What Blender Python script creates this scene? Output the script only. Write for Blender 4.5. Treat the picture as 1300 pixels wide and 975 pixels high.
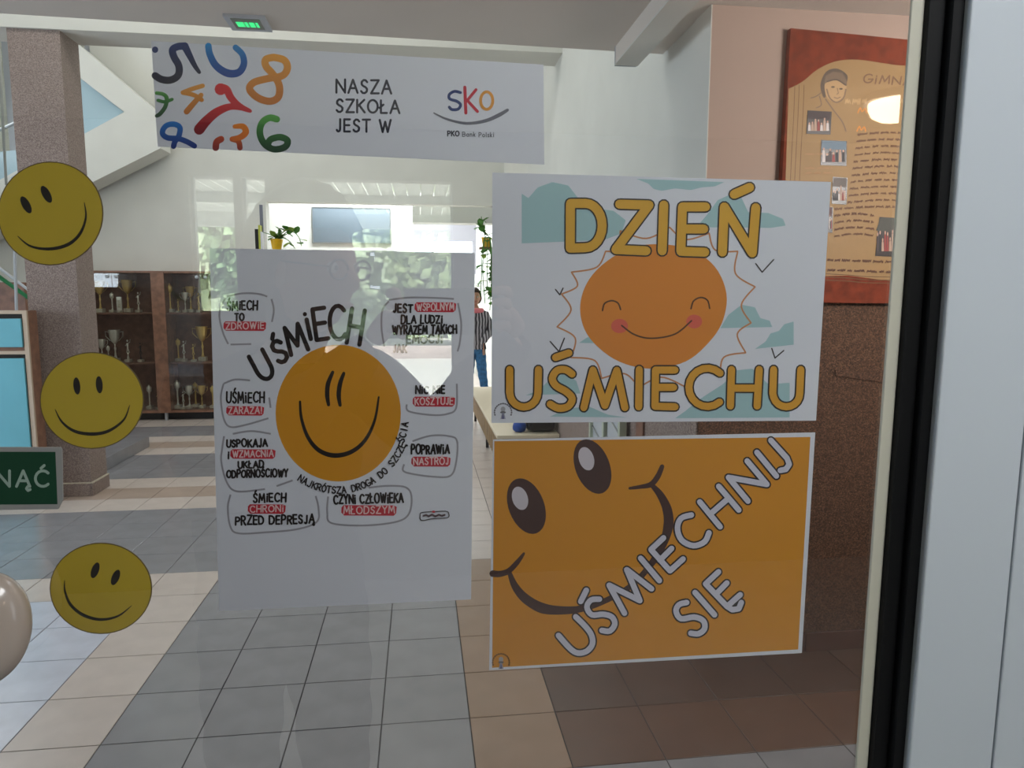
import bpy, bmesh, math, random
from mathutils import Vector, Matrix
from mathutils.geometry import tessellate_polygon
for o in list(bpy.data.objects): bpy.data.objects.remove(o)
random.seed(7)
SC = bpy.context.scene
COL = SC.collection
PI = math.pi
# ------------------------------------------------------------------ camera
FPX, YAW, PITCH, ROLL, HC = 902.8, .128695, .120431, .0024935, 1.604
CAM = Vector((0, 0, HC))
_f = Vector((math.sin(YAW)*math.cos(PITCH), math.cos(YAW)*math.cos(PITCH), -math.sin(PITCH)))
_r = Vector((math.cos(YAW), -math.sin(YAW), 0)); _u = _r.cross(_f)
CR = _r*math.cos(ROLL)+_u*math.sin(ROLL); CU = -_r*math.sin(ROLL)+_u*math.cos(ROLL); CF = _f
cd = bpy.data.cameras.new('camera'); cam = bpy.data.objects.new('camera', cd); COL.objects.link(cam)
cd.sensor_width = 36; cd.lens = FPX/1300*36; cd.clip_start = .02; cd.clip_end = 200
cam.matrix_world = Matrix(((CR.x, CU.x, -CF.x, 0), (CR.y, CU.y, -CF.y, 0), (CR.z, CU.z, -CF.z, HC), (0, 0, 0, 1)))
SC.camera = cam
# ------------------------------------------------------------------ world, sun, lamps, exposure
w = bpy.data.worlds.new('sky'); SC.world = w; w.use_nodes = True
wn = w.node_tree; bg = wn.nodes['Background']
bg.inputs['Color'].default_value = (.80, .90, 1.0, 1); bg.inputs['Strength'].default_value = 5.0
sd = bpy.data.lights.new('sun', 'SUN'); sd.energy = 34; sd.angle = .02; sd.color = (1, .96, .9)
so = bpy.data.objects.new('sun', sd); COL.objects.link(so)
so.rotation_euler = Vector((-.5, -.5, -.72)).to_track_quat('-Z', 'Y').to_euler()
def area(name, loc, aim, sx, sy, power, color=(1, 1, 1), portal=False):
    d = bpy.data.lights.new(name, 'AREA'); d.shape = 'RECTANGLE'; d.size = sx; d.size_y = sy; d.energy = power; d.color = color
    if portal: d.cycles.is_portal = True
    o = bpy.data.objects.new(name, d); COL.objects.link(o); o.location = loc
    o.rotation_euler = Vector(aim).to_track_quat('-Z', 'Y').to_euler()
    return o
area('daylight_high_window', (-5.4, 8.3, 4.2), (1, -.15, -.35), 2.6, 1.6, 35, (.93, .97, 1))
area('hall_fill_light', (-1.5, 8.3, 5.6), (0, 0, -1), 4.6, 3.0, 60, (1, .98, .95))  # unseen fill light added to brighten the hall
area('hall_fill_light', (-1.5, 4.7, 5.6), (-.2, .85, -1), 3.6, 1.6, 104, (1, .98, .95))  # second added fill, tilted at the back wall and cabinet
area('cabinet_fill_light', (-2.4, 7.4, 4.4), (-.35, .8, -1), 1.2, .5, 11, (1, .95, .86))  # unseen fill light added to brighten the trophies
area('corridor_fill_light', (-.6, 12.4, 3.9), (0, .35, -1), 2.6, .9, 400, (.95, .98, 1))  # unseen fill light added to whiten the corridor partition
area('hall_right_lamp', (2.5, 1.2, 2.3), (-.25, 1, -.15), .7, .35, 33, (1, .95, .9))
area('vestibule_fill_left', (-2.66, -1.0, 1.5), (1, .35, -.05), 1.9, 1.7, 6, (.86, .93, 1))  # added fill light for the posters; this wall has no window
area('vestibule_fill_right', (2.9, -.6, 1.5), (-1, .25, -.05), 1.2, 1.7, 9, (.86, .93, 1))  # added fill light, likewise no window in the wall
area('vestibule_fill_top', (.65, -.35, 2.48), (-.1, .0, -1), .9, .4, 17, (.95, .98, 1))  # added fill light, kept out of the pane's reflection
area('hall_fill_left', (-6.8, 3.4, 1.5), (1, .0, -.15), 2.4, 2.2, 190, (.80, .90, 1))  # added fill light for the left floor; no door there
SC.view_settings.view_transform = 'Standard'; SC.view_settings.look = 'None'
SC.view_settings.exposure = 0; SC.view_settings.gamma = 1; SC.view_settings.use_curve_mapping = False
SC.cycles.max_bounces = 7; SC.cycles.diffuse_bounces = 4; SC.cycles.glossy_bounces = 4
SC.cycles.transparent_max_bounces = 12; SC.cycles.caustics_reflective = False; SC.cycles.caustics_refractive = False
SC.cycles.use_denoising = True; SC.cycles.sample_clamp_indirect = 6
# ------------------------------------------------------------------ helpers
def lin(c):
    return tuple(((v/255)/12.92 if v/255 <= .04045 else ((v/255+.055)/1.055)**2.4) for v in c)
MATS = {}
def mat(name, rgb, rough=.6, metal=0., noise=0., scale=20., bump=0., spec=.5, emit=None, estr=0., rnd=0., coat=0., detail=3, rgb2=None):
    if name in MATS: return MATS[name]
    m = bpy.data.materials.new(name); m.use_nodes = True; nt = m.node_tree; b = nt.nodes['Principled BSDF']
    b.inputs['Roughness'].default_value = rough; b.inputs['Metallic'].default_value = metal
    b.inputs['Specular IOR Level'].default_value = spec; b.inputs['Coat Weight'].default_value = coat
    c = lin(rgb); b.inputs['Base Color'].default_value = (*c, 1)
    if noise or bump or rnd:
        tc = nt.nodes.new('ShaderNodeTexCoord'); nz = nt.nodes.new('ShaderNodeTexNoise')
        nz.inputs['Scale'].default_value = scale; nz.inputs['Detail'].default_value = detail
        nt.links.new(tc.outputs['Object'], nz.inputs['Vector'])
        mx = nt.nodes.new('ShaderNodeMix'); mx.data_type = 'RGBA'
        c2 = lin(rgb2) if rgb2 else tuple(v*(1-noise) for v in c)
        mx.inputs[6].default_value = (*c2, 1); mx.inputs[7].default_value = (*[min(1, v*(1+(0 if rgb2 else noise*.6))) for v in c], 1)
        cr = nt.nodes.new('ShaderNodeMapRange'); cr.inputs[1].default_value = .35; cr.inputs[2].default_value = .65
        nt.links.new(nz.outputs['Fac'], cr.inputs[0]); nt.links.new(cr.outputs[0], mx.inputs[0])
        out = mx.outputs[2]
        if rnd:
            oi = nt.nodes.new('ShaderNodeObjectInfo'); mr = nt.nodes.new('ShaderNodeMapRange')
            mr.inputs[3].default_value = 1-rnd; mr.inputs[4].default_value = 1+rnd
            nt.links.new(oi.outputs['Random'], mr.inputs[0])
            hs = nt.nodes.new('ShaderNodeHueSaturation'); nt.links.new(out, hs.inputs['Color']); nt.links.new(mr.outputs[0], hs.inputs['Value'])
            out = hs.outputs[0]
        nt.links.new(out, b.inputs['Base Color'])
        if bump:
            bp = nt.nodes.new('ShaderNodeBump'); bp.inputs['Strength'].default_value = bump; bp.inputs['Distance'].default_value = .004
            nt.links.new(nz.outputs['Fac'], bp.inputs['Height']); nt.links.new(bp.outputs[0], b.inputs['Normal'])
    if emit:
        b.inputs['Emission Color'].default_value = (*lin(emit), 1); b.inputs['Emission Strength'].default_value = estr
    MATS[name] = m; return m
def pebble(name, c1, c2, c3, scale=170):
    m = bpy.data.materials.new(name); m.use_nodes = True; nt = m.node_tree; b = nt.nodes['Principled BSDF']
    b.inputs['Roughness'].default_value = .75
    tc = nt.nodes.new('ShaderNodeTexCoord'); vo = nt.nodes.new('ShaderNodeTexVoronoi'); vo.inputs['Scale'].default_value = scale
    nt.links.new(tc.outputs['Object'], vo.inputs['Vector'])
    sp = nt.nodes.new('ShaderNodeSeparateColor'); nt.links.new(vo.outputs['Color'], sp.inputs[0])
    cr = nt.nodes.new('ShaderNodeValToRGB'); e = cr.color_ramp.elements
    e[0].color = (*lin(c1), 1); e[1].color = (*lin(c3), 1); k = e.new(.5); k.color = (*lin(c2), 1)
    nt.links.new(sp.outputs[0], cr.inputs[0]); nt.links.new(cr.outputs[0], b.inputs['Base Color'])
    bp = nt.nodes.new('ShaderNodeBump'); bp.inputs['Strength'].default_value = .6; bp.inputs['Distance'].default_value = .003; bp.invert = True
    nt.links.new(vo.outputs['Distance'], bp.inputs['Height']); nt.links.new(bp.outputs[0], b.inputs['Normal'])
    MATS[name] = m; return m
def ink_material():
    m = bpy.data.materials.new('printed_ink'); m.use_nodes = True; nt = m.node_tree; b = nt.nodes['Principled BSDF']
    b.inputs['Roughness'].default_value = .55
    at = nt.nodes.new('ShaderNodeAttribute'); at.attribute_name = 'Col'
    nt.links.new(at.outputs['Color'], b.inputs['Base Color']); MATS['ink'] = m; return m
INK = ink_material()
def glass_mat(name, f0, tint=(1, 1, 1), rough=0.0):
    m = bpy.data.materials.new(name); m.use_nodes = True; nt = m.node_tree; nt.nodes.clear()
    out = nt.nodes.new('ShaderNodeOutputMaterial'); mix = nt.nodes.new('ShaderNodeMixShader')
    tr = nt.nodes.new('ShaderNodeBsdfTransparent'); tr.inputs[0].default_value = (*tint, 1)
    gl = nt.nodes.new('ShaderNodeBsdfGlossy'); gl.inputs['Roughness'].default_value = rough
    ge = nt.nodes.new('ShaderNodeNewGeometry'); dt = nt.nodes.new('ShaderNodeVectorMath'); dt.operation = 'DOT_PRODUCT'
    nt.links.new(ge.outputs['Normal'], dt.inputs[0]); nt.links.new(ge.outputs['Incoming'], dt.inputs[1])
    def M(op, a, b_=None):
        n = nt.nodes.new('ShaderNodeMath'); n.operation = op
        for i, v in enumerate((a, b_)):
            if v is None: continue
            if isinstance(v, (int, float)): n.inputs[i].default_value = v
            else: nt.links.new(v, n.inputs[i])
        return n.outputs[0]
    c = M('ABSOLUTE', dt.outputs['Value']); q = M('POWER', M('SUBTRACT', 1.0, c), 5.0)
    fr = M('ADD', M('MULTIPLY', q, 1-f0), f0)          # Schlick's reflectance of the pane
    nt.links.new(fr, mix.inputs[0]); nt.links.new(tr.outputs[0], mix.inputs[1]); nt.links.new(gl.outputs[0], mix.inputs[2])
    nt.links.new(mix.outputs[0], out.inputs[0]); MATS[name] = m; return m

def obj(name, me, m=None, parent=None, label=None, cat=None, group=None, kind=None, smooth=False, loc=None):
    if isinstance(me, bmesh.types.BMesh):
        bm = me; me = bpy.data.meshes.new(name); bm.to_mesh(me); bm.free()
    if m is not None and not me.materials: me.materials.append(m)
    if smooth:
        for p in me.polygons: p.use_smooth = True
    o = bpy.data.objects.new(name, me); COL.objects.link(o)
    if parent: o.parent = parent
    if loc is not None: o.location = loc
    tag(o, label, cat, group, kind); return o
def tag(o, label=None, cat=None, group=None, kind=None):
    if label: o['label'] = label
    if cat: o['category'] = cat
    if group: o['group'] = group
    if kind: o['kind'] = kind
    return o
def thing(name, label, cat, loc=(0, 0, 0), group=None, rz=0):
    o = bpy.data.objects.new(name, None); COL.objects.link(o); o.location = loc; o.rotation_euler.z = rz; o.empty_display_size = .05
    return tag(o, label, cat, group)
def box(bm, x0, x1, y0, y1, z0, z1, M=None, bev=0):
    vs = [Vector((x, y, z)) for z in (z0, z1) for y in (y0, y1) for x in (x0, x1)]
    if M: vs = [M @ v for v in vs]
    v = [bm.verts.new(p) for p in vs]
    fs = [(0, 2, 3, 1), (4, 5, 7, 6), (0, 1, 5, 4), (2, 6, 7, 3), (0, 4, 6, 2), (1, 3, 7, 5)]
    faces = [bm.faces.new([v[i] for i in f]) for f in fs]
    if bev:
        es = {e for f in faces for e in f.edges}
        bmesh.ops.bevel(bm, geom=list(es), offset=bev, segments=2, affect='EDGES', profile=.5)
def BX(*a, **k):
    bm = bmesh.new(); box(bm, *a, **k); return bm
def sbox(name, m, x0, x1, y0, y1, z0, z1, parent=None, bev=0, **k):
    """a box mesh whose origin is its parent's frame"""
    return obj(name, BX(x0, x1, y0, y1, z0, z1, bev=bev), m, parent, **k)
def prism(bm, pts, a, b, axis='Y'):
    """polygon pts (in the plane across axis) extruded from a to b"""
    def P(p, t): return {'Y': (p[0], t, p[1]), 'Z': (p[0], p[1], t), 'X': (t, p[0], p[1])}[axis]
    A = [bm.verts.new(P(p, a)) for p in pts]; B = [bm.verts.new(P(p, b)) for p in pts]; n = len(pts)
    tris = tessellate_polygon([[Vector((p[0], p[1], 0)) for p in pts]])
    for t in tris:
        bm.faces.new([A[i] for i in t]); bm.faces.new([B[i] for i in reversed(t)])
    for i in range(n): bm.faces.new((A[i], A[(i+1) % n], B[(i+1) % n], B[i]))
    bmesh.ops.recalc_face_normals(bm, faces=bm.faces[:])
def lathe(bm, prof, seg=16, c=(0, 0, 0)):
    rings = []
    for r, z in prof:
        rings.append([bm.verts.new((c[0]+max(r, 1e-4)*math.cos(2*PI*i/seg), c[1]+max(r, 1e-4)*math.sin(2*PI*i/seg), c[2]+z)) for i in range(seg)])
    for a, b in zip(rings, rings[1:]):
        for i in range(seg): bm.faces.new((a[i], a[(i+1) % seg], b[(i+1) % seg], b[i]))
    bm.faces.new(rings[0][::-1]); bm.faces.new(rings[-1])
def tube(bm, pts, r, seg=8):
    pts = [Vector(p) for p in pts]; rr = r if isinstance(r, (list, tuple)) else [r]*len(pts); rings = []
    for i, p in enumerate(pts):
        t = (pts[min(i+1, len(pts)-1)]-pts[max(i-1, 0)]).normalized()
        a = t.cross(Vector((0, 0, 1)) if abs(t.z) < .9 else Vector((1, 0, 0))).normalized(); b = t.cross(a)
        rings.append([bm.verts.new(p+(a*math.cos(2*PI*k/seg)+b*math.sin(2*PI*k/seg))*rr[i]) for k in range(seg)])
    for A, B in zip(rings, rings[1:]):
        for k in range(seg): bm.faces.new((A[k], A[(k+1) % seg], B[(k+1) % seg], B[k]))
    bm.faces.new(rings[0][::-1]); bm.faces.new(rings[-1])
def spline(pts, n=8, closed=False):
    out = []; N = len(pts); pts = [Vector(p) for p in pts]
    for i in range(N if closed else N-1):
        g = (lambda k: pts[k % N]) if closed else (lambda k: pts[min(max(k, 0), N-1)])
        a, b, c, d = g(i-1), g(i), g(i+1), g(i+2)
        for k in range(n):
            t = k/n
            out.append(.5*((2*b)+(c-a)*t+(2*a-5*b+4*c-d)*t*t+(3*b-a-3*c+d)*t**3))
    if not closed: out.append(pts[-1])
    return out
# pixel of the 1300x975 photograph -> point of a real plane (used to measure where things stand)
def ray(px, py): return CF + CR*((px-650)/FPX) - CU*((py-487.5)/FPX)
def atY(px, py, Y):
    d = ray(px, py); return CAM + d*(Y/d.y)
def atX(px, py, X):
    d = ray(px, py); return CAM + d*(X/d.x)
def atZ(px, py, Z=0.):
    d = ray(px, py); return CAM + d*((Z-HC)/d.z)

class Ink:
    """flat print on a wall or a sheet: polygons and strokes, each a hair in front of the last"""
    def __init__(s, Y, sc=1., ox=0., oy=0., step=3e-6):
        s.Y, s.sc, s.ox, s.oy, s.step = Y, sc, ox, oy, step; s.v = []; s.f = []; s.c = []; s.n = 0; s.creep = 0
    def px(s, p): return (s.ox+p[0]/s.sc, s.oy+p[1]/s.sc)
    def poly(s, pts, col, col2=None, raw=False):
        y = s.Y - s.n*s.step; s.n += 1; b = len(s.v)
        ys = [p[1] for p in pts]; y0, y1 = min(ys), max(ys)
        tris = tessellate_polygon([[Vector((p[0], p[1], 0)) for p in pts]])
        for p in pts:
            q = s.px(p); P = atY(q[0], q[1], y); s.v.append(P)
            if col2:
                g = s.grad if hasattr(s, 'grad') and s.grad else (y0, y1)
                t = min(1, max(0, (p[1]-g[0])/max(1e-6, g[1]-g[0]))); c = [a*(1-t)+b_*t for a, b_ in zip(col, col2)]
            else: c = col
            s.c.append((*lin(c), 1))
        for t in tris: s.f.append(tuple(b+i for i in t))
    def disc(s, c, rx, ry, col, rot=0, col2=None, n=20):
        cr, sr = math.cos(rot), math.sin(rot)
        s.poly([(c[0]+rx*math.cos(a)*cr-ry*math.sin(a)*sr, c[1]+rx*math.cos(a)*sr+ry*math.sin(a)*cr) for a in [2*PI*i/n for i in range(n)]], col, col2)
    def stroke(s, pts, w, col, col2=None, curve=False, closed=False, caps=True):
        """w: a width or one width per point"""
        pts = [Vector((p[0], p[1], 0)) for p in pts]; N0 = len(pts)
        ws = list(w) if isinstance(w, (list, tuple)) else [w]*N0
        if curve and N0 > 2:
            q = spline(pts, 7, closed); M_ = len(q)
            W = [ws[min(int(i/7), N0-1)]*(1-(i % 7)/7)+ws[min(int(i/7)+1, N0-1)]*((i % 7)/7) for i in range(M_)] if not closed else [ws[0]]*M_
            pts, ws = q, W
        if closed: pts = pts+[pts[0]]; ws = ws+[ws[0]]
        runs = [[0]]
        for i in range(1, len(pts)):
            runs[-1].append(i)
            if i < len(pts)-1:
                a = pts[i]-pts[i-1]; b = pts[i+1]-pts[i]
                if a.length > 1e-9 and b.length > 1e-9 and a.angle(b) > .6: runs.append([i])
        for r in runs:
            L, R = [], []
            for k, i in enumerate(r):
                t = pts[r[min(k+1, len(r)-1)]]-pts[r[max(k-1, 0)]]
                if t.length < 1e-9: t = Vector((1, 0, 0))
                t.normalize(); nrm = Vector((-t.y, t.x, 0))*ws[i]/2
                L.append(pts[i]+nrm); R.append(pts[i]-nrm)
            y = s.Y-s.n*s.step; s.n += 1; b = len(s.v)
            allp = [p for pr in zip(L, R) for p in pr]
            for ip, p in enumerate(allp):
                q = s.px(p); s.v.append(atY(q[0], q[1], y-(ip//2)*s.creep)); c = col
                if col2:
                    g = s.grad; t = min(1, max(0, (p.y-g[0])/max(1e-6, g[1]-g[0]))); c = [a*(1-t)+b_*t for a, b_ in zip(col, col2)]
                s.c.append((*lin(c), 1))
            for k in range(len(r)-1): s.f.append((b+2*k, b+2*k+1, b+2*k+3, b+2*k+2))
            if caps:
                for i in (r[0], r[-1]):
                    if ws[i] > .3: s.disc(pts[i], ws[i]/2, ws[i]/2, col, 0, col2, 10)
    def build(s, name, parent, **k):
        me = bpy.data.meshes.new(name); me.from_pydata([tuple(p) for p in s.v], [], s.f)
        at = me.color_attributes.new('Col', 'FLOAT_COLOR', 'POINT')
        for i, c in enumerate(s.c): at.data[i].color = c
        if parent is not None:
            off = parent.matrix_world.translation.copy() if parent.parent is None else Vector((0, 0, 0))
        return obj(name, me, INK, parent, **k)
# a stroke alphabet: polylines in a unit box, y up; 'c' marks a curve
def arc(cx, cy, rx, ry, a0, a1, n=10): return [(cx+rx*math.cos(math.radians(a0+(a1-a0)*i/n)), cy+ry*math.sin(math.radians(a0+(a1-a0)*i/n))) for i in range(n+1)]
_S = [(.92, .84), (.70, .98), (.40, 1.0), (.12, .86), (.12, .66), (.36, .54), (.66, .46), (.90, .32), (.86, .12), (.56, 0), (.25, .02), (.04, .15)]
GL = {
 'A': ([[(0, 0), (.5, 1), (1, 0)], [(.18, .36), (.82, .36)]], .72),
 'B': ([[(0, 0), (0, 1), (.5, 1)], arc(.5, .76, .38, .24, 90, -90), [(0, .52), (.5, .52)], arc(.5, .26, .46, .26, 90, -90), [(.5, 0), (0, 0)]], .6),
 'C': ([arc(.56, .5, .56, .5, 45, 315, 14)], .68),
 'D': ([[(.35, 0), (0, 0), (0, 1), (.35, 1)], arc(.35, .5, .62, .5, 90, -90)], .68),
 'E': ([[(.95, 1), (0, 1), (0, 0), (.95, 0)], [(0, .52), (.85, .52)]], .5),
 'F': ([[(.95, 1), (0, 1), (0, 0)], [(0, .52), (.85, .52)]], .5),
 'G': ([arc(.56, .5, .56, .5, 50, 350, 14)+[(.6, .42)]], .7),
 'H': ([[(0, 0), (0, 1)], [(1, 0), (1, 1)], [(0, .5), (1, .5)]], .62),
 'I': ([[(0, 0), (0, 1)]], .0), 'i': ([[(0, 0), (0, .66)], [(0, .9), (0, .94)]], .0),
 'J': ([[(.8, 1), (.8, .25)]+arc(.42, .25, .38, .25, 0, -150, 8)], .4),
 'K': ([[(0, 0), (0, 1)], [(.95, 1), (0, .45)], [(.25, .6), (1, 0)]], .6),
 'L': ([[(0, 1), (0, 0), (.95, 0)]], .5),
 'M': ([[(0, 0), (.12, 1), (.5, .25), (.88, 1), (1, 0)]], .8),
 'N': ([[(0, 0), (0, 1), (1, 0), (1, 1)]], .68),
 'O': ([arc(.5, .5, .5, .5, 90, 450, 18)], .78),
 'P': ([[(0, 0), (0, 1), (.45, 1)], arc(.45, .74, .48, .26, 90, -90), [(.45, .48), (0, .48)]], .58),
 'R': ([[(0, 0), (0, 1), (.45, 1)], arc(.45, .75, .45, .25, 90, -90), [(.45, .5), (0, .5)], [(.4, .5), (.95, 0)]], .58),
 'S': ([_S], .54),
 'T': ([[(0, 1), (1, 1)], [(.5, 1), (.5, 0)]], .6),
 'U': ([[(0, 1), (0, .38)]+arc(.5, .38, .5, .38, 180, 360, 10)+[(1, .38), (1, 1)]], .64),
 'W': ([[(0, 1), (.27, 0), (.5, .85), (.73, 0), (1, 1)]], .92),
 'Y': ([[(0, 1), (.5, .5)], [(1, 1), (.5, .5), (.5, 0)]], .62),
 'Z': ([[(0, 1), (1, 1), (0, 0), (1, 0)]], .6), '!': ([[(0, 1), (0, .3)], [(0, .04), (0, 0)]], .0), ' ': ([], .3),
 'a': ([arc(.45, .3, .45, .3, 0, 360, 12), [(.9, .62), (.9, 0)]], .44), 'n': ([[(0, 0), (0, .62)], [(0, .4), (.3, .62), (.7, .6), (.85, .4), (.85, 0)]], .44),
 'k': ([[(0, 0), (0, 1)], [(.8, .62), (0, .28)], [(.2, .36), (.85, 0)]], .42), 'o': ([arc(.5, .31, .5, .31, 90, 450, 12)], .5), 'l': ([[(0, 0), (0, 1)]], .0),
 's': ([[(.9, .55), (.5, .63), (.1, .5), (.3, .36), (.8, .26), (.85, .08), (.5, 0), (.05, .06)]], .38),
}
ACC = {'Ś': ('S', 'a'), 'Ń': ('N', 'a'), 'Ć': ('C', 'a'), 'Ó': ('O', 'a'), 'Ź': ('Z', 'a'), 'Ż': ('Z', 'd'), 'Ę': ('E', 'o'), 'Ą': ('A', 'o'), 'Ł': ('L', 'l')}
def glyph(ch):
    base, ac = ACC.get(ch, (ch, None)); st, wd = GL[base]; st = [list(s) for s in st]
    if ac == 'a': st.append([(.42, 1.16), (.66, 1.34)])
    if ac == 'd': st.append([(.5, 1.2), (.52, 1.22)])
    if ac == 'o': st.append([(.86, 0), (.74, -.14), (.86, -.26), (1.02, -.2)])
    if ac == 'l': st.append([(-.22, .4), (.4, .66)])
    return st, wd
def text(ink, s, x0, y0, x1, h, wt, col, slope=0., jitter=0., passes=None, italic=0.):
    """write s from x0 to x1 (its real ends) on baseline y0 (y down), cap height h; passes: [(width, colour)]"""
    gap = .26; ws = [glyph(c)[1] or .16 for c in s]; tot = sum(ws)+gap*(len(s)-1)
    k = (x1-x0)/max(tot*h, 1e-6); passes = passes or [(wt, col)]
    for wdt, cl in passes:
        x = x0; rs = random.Random(hash_(s))
        for c, w_ in zip(s, ws):
            st, _ = glyph(c); jr = (rs.random()-.5)*jitter; js = 1+(rs.random()-.5)*jitter*.8; dy = (rs.random()-.5)*jitter*h*.4
            for p in st:
                zero = glyph(c)[1] == 0; q = [(x+(.08*h*k if zero else a*w_*h*k)+italic*b*h+jr*b*h*.4, y0-b*h*js+dy+slope*(x-x0)) for a, b in p]
                ink.stroke(q, wdt, cl)
            x += (w_+gap)*h*k
def hash_(s): return sum((i+1)*ord(c) for i, c in enumerate(s))
def letter(ink, c, cx, cy, wd, h, rot, wt, col):
    st, w_ = glyph(c); cr, sr = math.cos(rot), math.sin(rot)
    for p in st:
        q = []
        for a, b in p:
            u = (a-.5)*wd if w_ else 0; v = -(b-.5)*h
            q.append((cx+u*cr-v*sr, cy+u*sr+v*cr))
        ink.stroke(q, wt, col)

# ------------------------------------------------------------------ materials
WHITE = mat('white_wall_paint', (222, 224, 218), .85, noise=.03, scale=3)
LINTEL = mat('white_beam_paint', (214, 214, 206), .85, noise=.03, scale=3)
CEIL = mat('ceiling_paint', (222, 214, 204), .9, noise=.03, scale=2)
PINK = mat('pink_beige_wall_paint', (184, 162, 149), .85, noise=.03, scale=2)
PEB = pebble('pebble_plaster_light', (108, 92, 86), (142, 126, 119), (172, 156, 148), 230)
PEBD = pebble('pebble_plaster_brown', (52, 33, 21), (90, 61, 42), (124, 90, 66), 200)
GROUT = mat('dark_grout', (44, 42, 46), .9)
T_CREAM = mat('cream_tile', (206, 195, 187), .28, noise=.06, scale=9, rnd=.03)
T_TAN = mat('tan_tile', (178, 160, 146), .28, noise=.06, scale=9, rnd=.03)
T_GREY = mat('slate_grey_tile', (142, 143, 148), .2, noise=.08, scale=7, rnd=.05, detail=6)
T_GREY_SHEEN = mat('grey_tile_painted_sheen', (206, 212, 226), .22, noise=.08, scale=7, rnd=.03)  # grey tile lightened to paint in window sheen on the floor
T_BROWN = mat('brown_tile', (84, 60, 46), .3, noise=.10, scale=8, rnd=.04)
T_TAN_SHADE = mat('tan_tile_painted_shade', (100, 70, 50), .3, noise=.06, scale=9, rnd=.03)  # tan tile darkened to paint in light falloff at front right
T_CREAM_SHADE = mat('cream_tile_painted_shade', (152, 126, 104), .28, noise=.06, scale=9, rnd=.03)  # cream tile darkened to paint in the nearby light falloff
T_BASE = mat('base_tile_brown', (92, 62, 50), .4, noise=.1, scale=8)
ALU = mat('white_coated_aluminium', (192, 199, 207), .38)
BEAD = mat('beige_glazing_bead', (194, 191, 176), .5)
RUBBER = mat('black_rubber', (9, 10, 12), .6, spec=.25)
PAPER = mat('white_paper', (226, 229, 238), .6)
GLASS = glass_mat('door_glass', .14, (.965, .968, .968))
GLASS_BACK = glass_mat('door_glass_back_face', .012)
CLEAR = glass_mat('window_glass', .05, (.97, .99, .98))
CABGL = glass_mat('cabinet_glass', .045, (.93, .95, .94))
BLUEGL = mat('pale_blue_glass_panel', (176, 204, 216), .15)
WOOD = mat('walnut_wood', (150, 110, 88), .45, noise=.28, scale=14, detail=6)
WOOD_D = mat('dark_wood', (132, 94, 76), .5, noise=.25, scale=14)
TURQ = mat('turquoise_laminate', (118, 196, 214), .35, noise=.04, scale=4)
CREAMW = mat('cream_laminate', (206, 186, 164), .5)
GOLD = mat('gold_metal', (242, 208, 128), .32, metal=.7)
SILVER = mat('silver_metal', (240, 238, 226), .3, metal=.65)
MARBLE = mat('pale_marble', (206, 198, 178), .3, noise=.2, scale=40)
BLACK = mat('black_plastic', (18, 18, 20), .4)
DARK = mat('dark_gap_shade_and_soil', (30, 28, 28), .8)  # painted shade in locker gaps; also plain dark soil and irises
GREENR = mat('green_rail_paint', (16, 122, 70), .4)
STEEL = mat('brushed_steel', (170, 174, 174), .3, metal=.9)
LEAF = mat('leaf_green', (72, 134, 44), .5, noise=.3, scale=30)
LEAF2 = mat('variegated_leaf', (150, 180, 80), .5, noise=.3, scale=40)
POT = mat('yellow_pot', (240, 190, 20), .4)
DENIM = mat('blue_denim', (52, 110, 160), .8, noise=.3, scale=30)
SKIN = mat('skin', (196, 150, 128), .55)
SHOE = mat('white_shoe', (232, 232, 230), .6)
CONC = mat('pale_concrete', (214, 210, 202), .9, noise=.08, scale=2)
VWALL = mat('vestibule_wall_paint', (150, 146, 142), .85, noise=.03, scale=2)

# ------------------------------------------------------------------ SETTING: floor with single tiles
T = 1/3.; OX, OY = .5109/3, 7.678/3
def tile_bm(t=T):
    bm = bmesh.new(); g = .0022; h = t/2-g
    lo = [bm.verts.new((sx*h, sy*h, -.006)) for sx, sy in ((-1, -1), (1, -1), (1, 1), (-1, 1))]
    mi = [bm.verts.new((sx*h, sy*h, -.0008)) for sx, sy in ((-1, -1), (1, -1), (1, 1), (-1, 1))]
    up = [bm.verts.new((sx*(h-.0012), sy*(h-.0012), 0)) for sx, sy in ((-1, -1), (1, -1), (1, 1), (-1, 1))]
    for A, B in ((lo, mi), (mi, up)):
        for i in range(4): bm.faces.new((A[i], A[(i+1) % 4], B[(i+1) % 4], B[i]))
    bm.faces.new(up); return bm
def tcol(c, r):
    if c == 0: return T_CREAM if r > 4 else T_CREAM_SHADE
    if c > 0:
        return T_BROWN if r in (0, 1, 2) and c > 0 else (T_TAN_SHADE if r == -1 else (T_CREAM if r > 2 else T_GREY))
    if r <= 3: return T_CREAM if c == -5 else (T_GREY if c > -5 else T_GREY_SHEEN)
    if r == 4: return T_CREAM if c <= -5 else T_GREY
    if r <= 8: return T_GREY
    return {9: T_CREAM, 10: T_TAN, 11: T_CREAM, 12: T_GREY, 13: T_GREY, 14: T_GREY, 15: T_CREAM, 16: T_TAN, 17: T_CREAM, 18: T_GREY, 19: T_GREY}.get(r, T_CREAM)
floor = sbox('floor', GROUT, -7, 3.2, .55, 15.2, -.12, -.003, kind='structure')
tm = {}
for m in (T_CREAM, T_TAN, T_GREY, T_GREY_SHEEN, T_BROWN, T_TAN_SHADE, T_CREAM_SHADE):
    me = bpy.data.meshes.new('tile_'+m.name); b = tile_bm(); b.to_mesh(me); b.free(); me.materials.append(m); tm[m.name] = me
cells = []
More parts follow.
